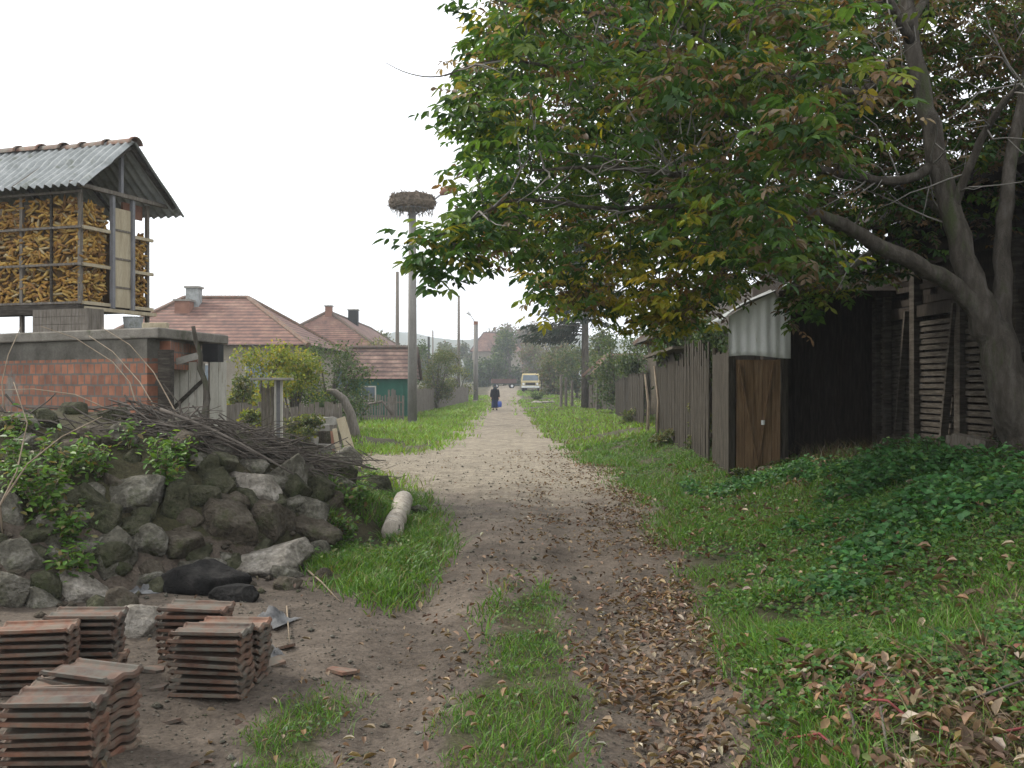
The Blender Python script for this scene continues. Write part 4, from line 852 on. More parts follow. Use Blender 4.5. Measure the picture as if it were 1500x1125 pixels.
# right side: shed behind the fence and long-walled house in the shade
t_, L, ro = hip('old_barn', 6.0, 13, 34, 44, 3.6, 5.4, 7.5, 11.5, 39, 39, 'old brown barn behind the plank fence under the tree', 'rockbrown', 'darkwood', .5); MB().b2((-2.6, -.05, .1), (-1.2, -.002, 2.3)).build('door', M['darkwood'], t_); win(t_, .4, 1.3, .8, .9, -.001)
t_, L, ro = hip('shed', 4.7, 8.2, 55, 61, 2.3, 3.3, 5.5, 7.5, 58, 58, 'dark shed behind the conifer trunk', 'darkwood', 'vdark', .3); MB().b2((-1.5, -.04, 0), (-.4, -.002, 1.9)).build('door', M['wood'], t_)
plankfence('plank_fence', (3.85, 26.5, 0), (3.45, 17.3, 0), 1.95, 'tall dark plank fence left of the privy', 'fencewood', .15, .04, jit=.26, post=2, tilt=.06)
plankfence('plank_fence', (4.6, 44, 0), (4.0, 30, 0), 1.6, 'grey plank fence farther along the right side', 'fencewood', .15, .03)
mb = MB(); x0 = 3.62
fc = thing('fence_coping', 'brown tiled coping over the near end of the plank fence', 'coping', (3.75, 24, gz(3.75, 24)+1.98)); mb.bar((.0, 2.3, 0), (-.15, -3.2, .05), .5, .06); mb.build('coping_board', M['rockbrown'], fc)
for k, (px, D, h) in enumerate([(972, 24.8, 1.75), (957, 26.8, 1.6)]):
    x = (px-750)/F*D-.15; z = gz(x, D); stick([(x, D, z-.1), (x+.02, D, z+h*.5), (x-.08, D, z+h)], .045, 'pale thin stake standing before the plank fence, '+('nearer of two' if k == 0 else 'farther of two'), 'stake', 'cane', None, 'stake')
for k, px in enumerate([822, 829, 838]):
    D = 66; x = (px-750)/F*D; z = gz(x, D); tag(MB().tube([(0, 0, -.2), (0, 0, 2.2-.2*k)], [.1, .08], 8).build('fence_post', M['wood'], loc=(x, D, z)), ['leftmost grey post of three by the conifer', 'middle grey post of three by the conifer', 'rightmost grey post of three by the conifer'][k], 'post')
plankfence('panel_fence', (6.2, 68, 0), (4.6, 57, 0), 2.0, 'pale grey panel fence right of the conifer trunk', 'wood', .3, .01)
for (px, py, D, w, lab) in [(787, 588, 80, 20, 'white stone leftmost of the pale stones by the far road'), (799, 587, 80, 14, 'white stone in the middle of the pale stones by the far road'), (808, 588, 80, 10, 'white stone rightmost of the pale stones by the far road'), (872, 602, 62, 26, 'pale grey stone lying at the foot of the conifer')]:
    p = at(px, py, D); s = D/F; me = rockmesh(w*s, w*s*.8, w*s*.5, 3, seed=px); me.materials.append(M['rockpale']); o = link(bpy.data.objects.new('rock', me)); o.location = (p.x, p.y, gz(p.x, p.y)+w*s*.08); tag(o, lab, 'rock')

# ---------------------------------------------------------------- barn, lean-to and privy on the right
bx0, by0, bx1, by1 = 5.75, 15.6, 6.15, 7.6          # wall line
g0 = .5
bn = thing('barn', 'dark weathered slatted barn behind the big tree', 'barn', (bx0, by0, g0), math.atan2(by1-by0, bx1-bx0)); BL = math.hypot(bx1-bx0, by1-by0)
# local x runs along the wall towards the camera, local +y into the barn
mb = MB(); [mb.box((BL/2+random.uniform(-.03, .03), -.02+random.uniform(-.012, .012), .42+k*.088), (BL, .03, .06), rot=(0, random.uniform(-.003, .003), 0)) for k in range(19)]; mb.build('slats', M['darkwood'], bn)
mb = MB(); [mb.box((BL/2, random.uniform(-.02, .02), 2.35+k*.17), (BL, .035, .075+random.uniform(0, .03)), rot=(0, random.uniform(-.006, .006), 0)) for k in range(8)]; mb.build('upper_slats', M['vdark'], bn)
MB().b2((-.05, .16, -.2), (BL, .22, 3.6)).build('interior_shade_panel', M['vdark'], bn); MB().b2((0, -.1, .15), (BL, .12, .38)).build('sill_beam', M['darkwood'], bn); MB().b2((0, -.08, 2.1), (BL, .05, 2.26)).build('middle_beam', M['vdark'], bn); MB().b2((0, -.1, 3.62), (BL, .12, 3.8)).build('top_beam', M['vdark'], bn)  # dark panel behind the slats stands in for the unlit interior
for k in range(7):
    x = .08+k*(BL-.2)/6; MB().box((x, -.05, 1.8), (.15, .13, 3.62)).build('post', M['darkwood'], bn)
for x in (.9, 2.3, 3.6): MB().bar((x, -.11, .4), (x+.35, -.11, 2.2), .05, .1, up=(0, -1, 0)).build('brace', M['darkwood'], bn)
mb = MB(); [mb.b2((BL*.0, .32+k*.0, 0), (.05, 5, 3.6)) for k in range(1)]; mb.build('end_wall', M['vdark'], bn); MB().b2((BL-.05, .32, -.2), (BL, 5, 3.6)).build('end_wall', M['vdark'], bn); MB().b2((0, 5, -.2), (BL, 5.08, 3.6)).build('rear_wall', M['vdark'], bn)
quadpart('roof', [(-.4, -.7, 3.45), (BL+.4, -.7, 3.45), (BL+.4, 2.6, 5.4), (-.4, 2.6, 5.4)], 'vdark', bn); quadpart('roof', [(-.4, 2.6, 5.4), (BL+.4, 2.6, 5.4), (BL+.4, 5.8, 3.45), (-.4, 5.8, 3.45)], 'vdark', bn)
# lean-to
ln = thing('lean_to', 'dark plank lean-to between the privy and the barn', 'lean-to', (4.25, 15.9, .3)); mb = MB()
for k in range(12): w = .125; mb.box((k*w+w/2, (k % 2)*.02, 1.55), (w+.012, .03, 3.2+random.uniform(-.05, .05)))
mb.build('planks', M['vdark'], ln); quadpart('roof', [(-.25, -1.0, 2.75), (1.9, -1.0, 2.75), (1.9, 1.8, 3.7), (-.25, 1.8, 3.7)], 'vdark', ln); MB().box((1.42, -.85, 1.35), (.1, .1, 2.8)).build('post', M['darkwood'], ln); MB().b2((-.02, .02, -.1), (.03, 1.6, 3.1)).build('side_wall', M['vdark'], ln)
# privy
pz = gz(3.75, 15.4)-.07; pv = thing('privy', 'small wooden privy with a brown plank door and a white tin roof', 'privy', (3.36, 15.4, pz), R(-3))
dr = thing('door', '', ''); del dr['label']; del dr['category']; dr.parent = pv
bpy.data.objects.remove(dr)
mb = MB()
for k in range(5): mb.b2((.10+k*.136, -.03+random.uniform(-.006, .006), .05), (.10+(k+1)*.136-.006, 0, 1.78)); 
dr = mb.build('door', M['doorwood'], pv); mb = MB(); mb.bar((.14, -.045, 1.72), (.42, -.045, .15), .02, .07, up=(0, -1, 0)); mb.bar((.42, -.045, .15), (.66, -.045, 1.72), .02, .07, up=(0, -1, 0)); mb.build('brace', M['doorwood'], dr); MB().lathe([(.03, 0), (.03, .07)], 8, (.5, -.09, .78)).build('padlock', M['tin'], dr)
for x in (.03, .84): MB().box((x, 0, .95), (.1, .1, 2.0)).build('door_post', M['fencewood'], pv)
mb = MB(); [mb.box((.0, .13+k*.2, .95), (.03, .185, 1.9+random.uniform(-.05, .08))) for k in range(8)]; mb.build('side_boards', M['fencewood'], pv); mb = MB(); [mb.box((.87, .13+k*.2, .95), (.03, .185, 1.9)) for k in range(8)]; mb.build('side_boards', M['fencewood'], pv)
mb = MB(); mb.b2((0, 1.62, -.05), (.87, 1.65, 1.9)); mb.build('rear_boards', M['wood'], pv)
# tin sheet roof rising to the right, a loose sheet hanging over the door
def zroof(x): u = (x+.14)/1.12; return 2.36+.62*(u**.75)
def sheet(fn, nu, nv, th, name, m):
    mb = MB(); q = (nu+1)*(nv+1)
    for k in (0, 1):
        for i in range(nu+1):
            for jj in range(nv+1):
                p, n = fn(i/nu, jj/nv); mb.v.append(tuple(p+n*th*k))
    for i in range(nu):
        for jj in range(nv):
            a = i*(nv+1)+jj; f = (a, a+1, a+nv+2, a+nv+1); mb.f.append(f); mb.f.append(tuple(v+q for v in f[::-1]))
    for i in range(nu):
        for jj in (0, nv): a = i*(nv+1)+jj; mb.f.append((a, a+nv+1, a+nv+1+q, a+q))
    for jj in range(nv):
        for i in (0, nu): a = i*(nv+1)+jj; mb.f.append((a, a+1, a+1+q, a+q))
    return mb.build(name, M[m], pv, smooth=True)
def front(u, v):
    x = -.03+.93*u; z0 = 1.83+.02*math.sin(u*5)-.015*u; z = z0+(zroof(x)-.03-z0)*v
    return Vector((x, -.20+.03*math.sin(u*3.1*2+.6)+.05*v+.008*math.sin(u*40)+.015*math.sin(v*4+u*3), z)), Vector((0, 1, 0))
sheet(front, 40, 10, .006, 'tin_front', 'tin')
sheet(lambda u, v: (Vector((-.16+1.2*u, -.26+1.95*v, zroof(max(-.139, -.16+1.2*u))+.012*math.sin(v*60)+.02*math.sin(u*7+v*3))), Vector((0, 0, 1))), 16, 60, .008, 'tin_roof', 'asbestos')
me = rockmesh(.7, .45, .1, 3, seed=11); me.materials.append(M['rockbrown']); o = link(bpy.data.objects.new('step_stone', me)); o.location = (3.55, 14.95, gz(3.55, 14.95)+.03); tag(o, 'flat brown step stone before the privy door', 'stone')
for k in range(5):
    px = [1120, 1050, 1062, 1440, 1455][k]; py = [690, 655, 672, 642, 655][k]; 
    if k < 3: p = hit(px, py); me = rockmesh(.32, .3, .2, 3, seed=20+k); me.materials.append(M['rock']); o = link(bpy.data.objects.new('rock', me)); o.location = p; tag(o, ['grey stone at the right foot of the privy', 'dark stone beside the left corner of the privy', 'grey stone just below the left corner of the privy'][k], 'rock')
for (a, b, lab) in [((1392, 640, 11.5), (1455, 652, 11), 'upper old beam lying at the foot of the tree'), ((1400, 655, 11.3), (1450, 668, 10.9), 'lower old beam lying at the foot of the tree')]:
    p, q = at(*a), at(*b); p.z = gz(p.x, p.y)+.2; q.z = p.z-.06; tag(MB().bar(p, q, .16, .14).build('old_beam', M['wood']), lab, 'beam')

# ---------------------------------------------------------------- trees
def crown_leaves(name, lobes, n, L, cols, wts, parent, wid=.5, shell=.55):
    w = np.array([a[3]*a[4]*a[5] for a in lobes])**.67; k = RNG.choice(len(lobes), n, p=w/w.sum()); lb = np.array(lobes)[k]
    d = rdir(n); r = RNG.uniform(shell, 1.0, n)[:, None]*(1+.22*fbm(d[:, 0]*2.5+k, d[:, 1]*2.5+d[:, 2]*2, 5, 3))[:, None]
    P = lb[:, :3]+d*r*lb[:, 3:6]; U = d*.4+rdir(n); U[:, 2] -= .3; l = RNG.uniform(.6, 1.3, n)*L
    return leaves(name, P, U, d*.5+rdir(n)*.6+np.array([0, 0, .4]), l, l*wid, pal(n, cols, wts), M['leaf'], parent)
def bush(px, py_base, D, wpx, hpx, label, cols, wts, n=1600, L=None, cat='tree', name='tree', group=None, trunk=.3, nl=9):
    s = D/F; w, h = wpx*s, hpx*s; x = (px-750)/F*D; z = gz(x, D); base = CAM_H-(py_base-HOR)/F*D
    z = min(z, base); h = h+base-z
    t = thing(name, label, cat, (x, D, z), 0, group); st = MB(); lobes = []
    rr = random.Random(px*31+int(D))
    st.tube([(0, 0, -.1), (0, 0, h*trunk), (rr.uniform(-.1, .1)*w, 0, h*.6)], [.035*h, .025*h, .01*h], 7)
    for k in range(nl):
        a = rr.uniform(0, 6.283); q = rr.uniform(.1, .44)*w; zz = h*rr.uniform(trunk+.05, .88); f = 1-.5*abs(zz/h-.5)
        c = Vector((math.cos(a)*q*f, math.sin(a)*q*f, zz)); lobes.append((*c, w*rr.uniform(.17, .3), w*rr.uniform(.17, .3), h*rr.uniform(.11, .2)))
        st.tube([(0, 0, h*trunk*.7), c*.6+Vector((0, 0, h*.12)), c], [.014*h, .009*h, .004*h], 5, False)
    st.build('trunk', M['bark'], t, smooth=True)
    crown_leaves('crown', lobes, n, L or max(.09, 2.6*s), cols, wts, t, .6, .2); return t
YG = [(.22, .24, .025), (.14, .2, .03), (.30, .27, .03), (.09, .13, .03)]; DG = [(.05, .09, .025), (.035, .065, .02), (.08, .115, .03)]; OL = [(.09, .12, .035), (.06, .085, .03), (.14, .14, .05)]; BR = [(.13, .10, .07), (.10, .10, .05), (.17, .12, .075)]
bush(372, 640, 27, 150, 140, 'yellow-green bushy tree next to the pale doors', YG, [4, 3, 2, 1], 6500, trunk=.12, nl=16); bush(430, 635, 29, 120, 134, 'yellow-green bushy tree left of the darker bush', YG, [3, 3, 1, 2], 5000, trunk=.12, nl=14); bush(348, 610, 25, 40, 90, 'small olive bush touching the outbuilding slab', OL, [3, 2, 2], 900, cat='bush', name='bush')
bush(484, 630, 33, 130, 142, 'dark green bush before the green shed', DG+[(.1, .14, .06)], [3, 2, 2, 2], 6000, trunk=.1, nl=15, cat='bush', name='bush'); bush(362, 660, 21.5, 70, 62, 'low green shrub before the grey board fence, left of the capped post', OL+YG[:2], [3, 2, 1, 2, 1], 2200, .08, 'bush', 'bush', trunk=.05); bush(440, 655, 21.8, 60, 52, 'low green shrub between the capped post and the building blocks', OL+YG[:1], [3, 2, 2, 1], 1500, .08, 'bush', 'bush', trunk=.05); bush(465, 650, 26, 50, 70, 'low dark bush behind the building blocks', DG, [3, 2, 1], 900, cat='bush', name='bush')
bush(545, 545, 66, 55, 60, 'sparse yellowish tree behind the green shed', OL+YG[:1], [3, 2, 2, 2], 900); bush(640, 598, 62, 66, 92, 'olive bush behind the long picket fence', OL, [3, 2, 2], 5000, trunk=.1, nl=15, cat='bush', name='bush'); bush(600, 560, 72, 60, 72, 'dark green bush between the nest pole and the slender pole', DG, [3, 2, 2], 1500, cat='bush', name='bush'); bush(672, 595, 84, 50, 66, 'yellowish bush at the far end of the picket fence', OL+YG[:1], [3, 2, 2, 2], 1400, cat='bush', name='bush')
for a in [(712, 576, 150, 56, 66, 'round dark green tree left behind the walker', DG, [3, 3, 1]), (748, 574, 165, 66, 92, 'taller dark green tree above the red trailer', DG+OL[:1], [3, 2, 1, 2]), (790, 578, 150, 60, 80, 'brown-green tree behind the yellow truck', BR+OL[:1], [2, 2, 1, 3]), (815, 590, 100, 60, 90, 'olive tree right of the yellow truck', OL+BR[:1], [3, 2, 1, 2]), (845, 585, 90, 70, 80, 'olive green tree behind the conifer trunk', OL+DG[:1], [3, 2, 1, 2]),
          (890, 600, 64, 70, 90, 'green shrub tree right of the conifer', OL+DG[:1], [3, 2, 1, 3]), (690, 570, 210, 50, 70, 'hazy tree beyond the lamp pole', OL, [2, 2, 1]), (770, 560, 230, 70, 90, 'hazy grey-brown tree rising behind the truck', BR, [3, 2, 2]), (735, 560, 240, 50, 88, 'thin hazy grey tree against the sky', BR, [3, 2, 1]), (655, 560, 190, 50, 60, 'hazy olive tree left of the thin wooden pole', OL+BR[:1], [3, 2, 1, 1]), (620, 560, 170, 50, 66, 'hazy dark tree behind the nest pole', DG, [3, 2, 1]),
          (905, 615, 50, 120, 150, 'tall dark tree right of the conifer, behind the grey panel fence', DG+OL[:2], [3, 2, 1, 2, 1]), (965, 610, 46, 110, 165, 'tall shaded tree between the conifer and the old brown barn', DG+OL[:2], [2, 3, 1, 2, 1]), (870, 600, 85, 80, 120, 'hazy olive tree just right of the conifer trunk', OL+DG[:1], [3, 2, 1, 2]), (815, 580, 130, 80, 110, 'tall dull tree over the yellow truck', OL+BR[:1], [2, 2, 1, 2]),
          (930, 620, 44, 70, 100, 'shaded green tree behind the farther plank fence', DG+OL[:1], [3, 2, 1, 2]), (1010, 560, 30, 90, 110, 'shaded bush rising over the near plank fence', DG+OL[:2], [3, 2, 1, 2, 1]), (560, 545, 120, 60, 60, 'far olive tree behind the two tiled houses', OL, [3, 2, 1])]:
    bush(*a, 3600, L=max(.13, 4.2*a[2]/F), trunk=.12, nl=13)
bush(925, 640, 33, 46, 44, 'low olive bush at the foot of the farther plank fence', OL, [3, 2, 2], 900, cat='bush', name='bush'); bush(1085, 715, 14.2, 34, 30, 'low dark weed bush left of the privy step', DG, [3, 2, 2], 300, .05, 'bush', 'bush'); bush(788, 592, 82, 26, 18, 'low green bush before the yellow truck', DG, [3, 2, 2], 400, cat='bush', name='bush')
bush(985, 660, 22.5, 60, 34, 'low olive weeds at the foot of the near plank fence', OL+[(.16, .15, .07)], [3, 2, 2, 2], 1500, .06, 'bush', 'bush', trunk=.05); bush(1030, 650, 19.6, 50, 60, 'leafy weeds half hiding the planks of the near fence', OL+DG[:1], [3, 2, 2, 1], 1500, .06, 'bush', 'bush', trunk=.05); bush(1045, 530, 20.2, 70, 66, 'dark leafy creeper over the fence end next to the privy', DG+OL[:1], [3, 2, 1, 1], 2400, .08, 'bush', 'bush', trunk=.55); bush(1010, 520, 24, 110, 70, 'leafy shrub spilling over the top of the near plank fence', DG+OL[:2], [3, 2, 1, 2, 1], 4000, .09, 'bush', 'bush', trunk=.5); bush(1075, 640, 17.8, 46, 100, 'dark shrub squeezed between the plank fence and the privy', DG, [3, 2, 2], 2200, .07, 'bush', 'bush', trunk=.1)
bush(236, 478, 30, 26, 34, 'bare dark twiggy treetop right of the crib', [(.06, .05, .05), (.09, .08, .07)], [1, 1], 130, .06)
# bare tree in the distance
def bare(px, D, top, label):
    x = (px-750)/F*D; z = gz(x, D); h = CAM_H-(top-HOR)/F*D-z; t = thing('bare_tree', label, 'tree', (x, D, z)); mb = MB()
    def grow(p, d, L, r, k):
        q = p+d*L; mb.tube([p, (p+q)/2+Vector([random.gauss(0, L*.04) for _ in range(3)]), q], [r, r*.8, r*.6], 5, False)
        if k: [grow(q if i else p.lerp(q, .6), (d+Vector([random.gauss(0, .45) for _ in range(3)])+Vector((0, 0, .15))).normalized(), L*random.uniform(.55, .8), r*.55, k-1) for i in range(4)]
    grow(Vector((0, 0, -.1)), Vector((0, 0, 1)), h*.34, h*.018, 4); mb.build('trunk', M['twig'], t)
bare(728, 200, 474, 'bare grey tree standing above the dark green trees'); bare(772, 190, 462, 'taller bare grey tree near the conifer tip'); bare(515, 110, 462, 'bare tree showing behind the farther tiled house')
# conifer
D = 62; x = (857-750)/F*D; z = gz(x, D); t_ = thing('conifer', 'dark conifer with a bare trunk and one drooping bough over the far road', 'tree', (x, D, z))
MB().tube([(0, 0, -.2), (0, 0, 4), (.05, 0, 9), (.1, 0, 14)], [.26, .22, .15, .04], 10, wob=.04).build('trunk', M['bark'], t_, smooth=True)
PV, PU = [], []; bm_ = MB()
for k in range(70):
    zz = 4.6+9*(k/70)**.9; a = random.uniform(0, 6.283) if k > 6 else math.pi+random.uniform(-.5, .5); Lb = (4.3 if k < 8 else 3.4)*(1-(zz-4.6)/11)*random.uniform(.7, 1); d = Vector((math.cos(a), math.sin(a), 0)); e = Vector((0, 0, zz))+d*Lb+Vector((0, 0, -.1*Lb)); bm_.tube([(0, 0, zz), Vector((0, 0, zz+.05))+d*Lb*.5, e], [.05, .035, .01], 5, False)
    for q in range(170):
        t = random.uniform(.12, 1); PV.append(Vector((0, 0, zz))+d*Lb*t+Vector((0, 0, -.1*Lb*t*t))+Vector((random.gauss(0, .12), random.gauss(0, .12)*1.5, -abs(random.gauss(0, .28))*(1-.5*t)))); PU.append((d.x+random.gauss(0, .6), d.y+random.gauss(0, .6), -.7))
bm_.build('boughs', M['bark'], t_); n = len(PV); l = RNG.uniform(.2, .42, n)
leaves('crown', np.array(PV), np.array(PU), rdir(n)+np.array([0, 0, .5]), l, l*.28, pal(n, [(.018, .034, .02), (.03, .048, .026), (.045, .05, .03)], [3, 2, 1]), M['leaf'], t_)

# the big walnut tree over the road
T = thing('walnut_tree', 'big spreading walnut tree with autumn leaves overhanging the road', 'tree', (5.18, 9.8, gz(5.18, 9.8))); T0 = Vector(T.location)
limbs = [
 [(1535, 800, 9.8, .40), (1520, 720, 9.8, .31), (1500, 640, 9.8, .27), (1475, 550, 9.8, .235), (1448, 480, 9.8, .19), (1425, 430, 9.85, .15), (1395, 320, 10, .125), (1368, 210, 10.1, .115), (1345, 110, 10.2, .10), (1328, 0, 10.3, .085), (1310, -150, 10.4, .06), (1290, -320, 10.5, .03)],
 [(1478, 540, 9.85, .15), (1466, 460, 9.9, .11), (1468, 380, 10, .10), (1472, 300, 10.1, .085), (1490, 180, 10.3, .07), (1520, 40, 10.5, .05), (1560, -120, 10.8, .03)],
 [(1440, 460, 9.8, .14), (1400, 420, 9.75, .10), (1345, 388, 9.6, .095), (1290, 360, 9.5, .085), (1235, 330, 9.3, .07), (1160, 300, 9.0, .05), (1080, 272, 8.6, .04), (980, 255, 8.2, .028), (880, 245, 7.8, .018), (780, 250, 7.6, .01)],
 [(1374, 235, 10.1, .07), (1330, 262, 10, .055), (1270, 262, 9.9, .05), (1180, 240, 9.7, .048), (1090, 188, 9.4, .045), (1010, 140, 9.1, .042), (950, 70, 8.8, .03), (900, 10, 8.6, .02), (860, -60, 8.5, .012)],
 [(1347, 125, 10.2, .06), (1300, 118, 10, .048), (1250, 135, 9.8, .04), (1200, 122, 9.6, .035), (1120, 105, 9.2, .028), (1000, 100, 8.8, .02), (900, 60, 8.5, .012)],
 [(1392, 320, 10, .06), (1425, 230, 9.8, .05), (1470, 150, 9.5, .04), (1530, 100, 9.2, .03), (1600, 60, 9, .02)],
 [(1235, 330, 9.3, .04), (1190, 352, 9.8, .035), (1120, 362, 10.3, .03), (1030, 372, 10.8, .022), (950, 400, 11.2, .014), (900, 430, 11.4, .008)],
 [(1080, 272, 8.6, .03), (1000, 300, 8.3, .025), (880, 305, 8.0, .02), (760, 292, 7.8, .015), (690, 322, 7.6, .01), (625, 355, 7.5, .006)],
 [(950, 70, 8.8, .025), (850, 100, 8.4, .02), (760, 90, 8.2, .015), (700, 93, 8.1, .01), (645, 112, 8, .007), (600, 108, 8, .005), (565, 92, 8, .003)],
 [(1290, 360, 9.5, .04), (1230, 400, 9.7, .03), (1180, 415, 10, .02), (1140, 430, 10.2, .01)],
 [(1100, 110, 9.2, .02), (1000, 40, 8.6, .02), (880, 20, 8, .015), (780, 15, 7.6, .01), (700, -10, 7.4, .006)],
 [(1335, 60, 10.2, .06), (1260, -60, 9.6, .05), (1150, -160, 8.8, .035), (1000, -240, 8, .02)],
 [(1330, 40, 10.2, .06), (1380, -60, 11.2, .045), (1350, -120, 12.5, .03), (1300, -100, 14, .015)],
 [(1395, 330, 10, .05), (1350, 290, 11, .045), (1250, 250, 12, .035), (1100, 220, 12.8, .02), (980, 250, 13.2, .01)],
]
trunk = MB(); nodes = []
for lb in limbs:
    P = [at(a, b, c)-T0 for a, b, c, r in lb]; rad = [q[3]*.86 for q in lb]; PP, RR = [], []
    for i in range(len(P)-1):
        p0, p1, p2, p3 = P[max(i-1, 0)], P[i], P[i+1], P[min(i+2, len(P)-1)]
        for k in range(4):
            t = k/4; v = .5*((2*p1)+(p2-p0)*t+(2*p0-5*p1+4*p2-p3)*t*t+(3*p1-p0-3*p2+p3)*t**3)
            r = rad[i]*(1-t)+rad[i+1]*t; PP.append(v+Vector([random.gauss(0, r*.12) for _ in range(3)])); RR.append(r)
    PP.append(P[-1]); RR.append(rad[-1]); trunk.tube(PP, RR, 12 if rad[0] > .1 else 8, wob=.05)
    nodes += [(p, r) for p, r in zip(PP, RR) if r < .11]
# crown: leaf clusters joined to the nearest limb by a twig
CRN = [(692, -900), (690, 0), (668, 70), (632, 128), (640, 175), (662, 215), (640, 300), (592, 345), (606, 395), (628, 415), (655, 382), (712, 362), (760, 402), (788, 432), (812, 452), (850, 462), (880, 468), (905, 462), (930, 480), (965, 500), (1000, 492), (1030, 458), (1075, 440), (1105, 405), (1150, 400), (1160, 470), (1190, 462), (1215, 415), (1250, 385), (1300, 345), (1380, 330), (1520, 345), (2600, 380), (2600, -900)]
cl = []; tries = 0
cc = np.array((4.3, 9.9, 5.2)); rd = np.array((6.0, 4.6, 4.6))
vis = 0
NV = NO = 0
while NV < 1900 and tries < 900000:
    tries += 1
    p = cc+rd*(RNG.uniform(-1, 1, 3))
    q = (p-cc)/rd; rr = np.linalg.norm(q)
    if rr > 1.02 or p[1] < 5.6: continue
    px = 750+F*p[0]/p[1]; py = HOR-F*(p[2]-CAM_H)/p[1]
    if py > -60:
        sh = 52*8/p[1]
        if not (inpoly(np.array([px-sh]), np.array([py]), CRN)[0] and inpoly(np.array([px]), np.array([py+sh*.6]), CRN)[0]): continue
        if px > 1520 and py > 200: continue
        if px > 1180 and p[1] < 10.5 and RNG.uniform() < (.97 if px > 1290 or py > 230 else .7): continue
        dens = fbm(np.array(p[0]*1.1+p[2]*.6), np.array(p[2]*1.1+p[1]*.7), 91, 2)
        if dens < -.42: continue
        NV += 1
    else:
        NO += 1
        if NO > 260: continue
    cl.append(p)
for (px, py, D) in [(612, 352, 7.5), (622, 372, 7.5), (636, 392, 7.5), (648, 360, 7.6), (660, 350, 7.7), (690, 345, 7.7), (720, 345, 7.9), (655, 140, 8), (662, 158, 8), (675, 130, 8.1), (675, 240, 7.9), (675, 300, 7.7), (780, 410, 8.6), (800, 430, 8.8), (690, 60, 8.2), (700, 20, 8.2), (685, 195, 8), (960, 480, 11), (985, 470, 11), (1000, 450, 11), (940, 455, 11.2), (910, 440, 11.2), (880, 440, 11.2), (965, 440, 11), (1020, 440, 10.8), (900, 400, 11), (860, 430, 11), (830, 420, 10.6), (930, 420, 11),
                    (1172, 452, 10.4), (1185, 440, 10.4), (1200, 425, 10.2), (1210, 400, 10), (1235, 412, 10.6), (1262, 405, 11), (1230, 380, 11), (1290, 395, 11), (1310, 375, 11.3), (1170, 405, 10.3), (1345, 350, 11.3), (1250, 360, 11)]:
    for k in range(2): cl.append(np.array(at(px+(24 if px < 800 else 0)+random.uniform(-8, 8), py+random.uniform(-6, 6), D+random.uniform(-.2, .2))))
for k in range(330):                                   # the side of the crown behind the trunk
    px, py, D = random.uniform(1150, 1640), random.uniform(-60, 340), random.uniform(10.8, 14.2)
    if py > 250 and px > 1400 and random.random() < .5: continue
    cl.append(np.array(at(px, py, D)))
NP = np.array([n[0][:] for n in nodes])+np.array(T0); NR = [n[1] for n in nodes]
LP, LU, LN, LL, LW, LC = [], [], [], [], [], []
order = np.argsort([np.min(np.linalg.norm(NP-c, axis=1)) for c in cl]); extra = []
GRN = [(.048, .112, .026), (.034, .08, .022), (.075, .15, .03), (.12, .18, .035)]
YEL = [(.26, .26, .03), (.19, .22, .03), (.30, .25, .04)]; BRN = [(.16, .115, .07), (.22, .17, .115), (.12, .085, .055), (.17, .10, .05)]
for ci in order:
    c = cl[ci]; dd = np.linalg.norm(NP-c, axis=1); j = int(np.argmin(dd)); a = Vector(NP[j]); b = Vector(c); L = (b-a).length
    if L > 2.4: a = b+(a-b)*(2.4/L)*.4
    m = (a+b)/2+Vector((random.gauss(0, .08), random.gauss(0, .08), .12*L)); cur = [a*(1-t)**2+m*2*t*(1-t)+b*t*t for t in (0, .25, .5, .75, 1)]
    r0 = min(.012+.006*L, max(.006, NR[j]*.8)); trunk.tube([q-T0 for q in cur], [r0, r0*.85, r0*.7, r0*.5, .003], 5, False)
    NP = np.concatenate([NP, [cur[2][:], cur[4][:]]]); NR += [r0*.7, .005]
    px = 750+F*c[0]/c[1]; py = HOR-F*(c[2]-CAM_H)/c[1]
    # colour of this cluster: mostly green at the left edge, browner up right, low in the middle real yellow plus painted backlight
    yl = .05+.58*math.exp(-((px-930)/140)**2-((py-430)/75)**2); br = .14+.34*min(1, max(0, (px-900)/500))+.15*math.exp(-((py-60)/80)**2)
    if px < 760 and py > 140: yl, br = .10, .06
    out = Vector((c[0]-cc[0], c[1]-cc[1], 0)).normalized()
    for k in range(random.randint(6, 9)):                       # compound leaves
        a = random.uniform(0, 6.283); d = (Vector((math.cos(a), math.sin(a), random.uniform(-.7, .25)))+out*.35).normalized()
        s0 = Vector(c)+Vector([random.gauss(0, .10) for _ in range(3)]); RL = random.uniform(.16, .30); u = random.random()
        base = YEL if u < yl else (BRN if u < yl+br else GRN); colr = np.array(random.choice(base))*random.uniform(.75, 1.25)
        sd = d.cross(Vector((0, 0, 1))).normalized(); up = sd.cross(d)
        for q in range(7):
            if q == 6: p = s0+d*RL; dr_ = d
            else: p = s0+d*RL*(.3+.3*(q//2)); dr_ = d*.55+sd*(1 if q % 2 else -1)
            dr_ = dr_+Vector((random.gauss(0, .15), random.gauss(0, .15), -.35+random.gauss(0, .2)))
            LP.append(p[:]); LU.append(dr_[:]); LN.append((up+Vector([random.gauss(0, .3) for _ in range(3)]))[:]); l = random.uniform(.068, .122)*(.75 if base is BRN else 1); LL.append(l); LW.append(l*random.uniform(.38, .5)); LC.append(colr*random.uniform(.85, 1.15))
nf = len(trunk.f); nd = [n for n in nodes if n[1] < .06]; kk = 0
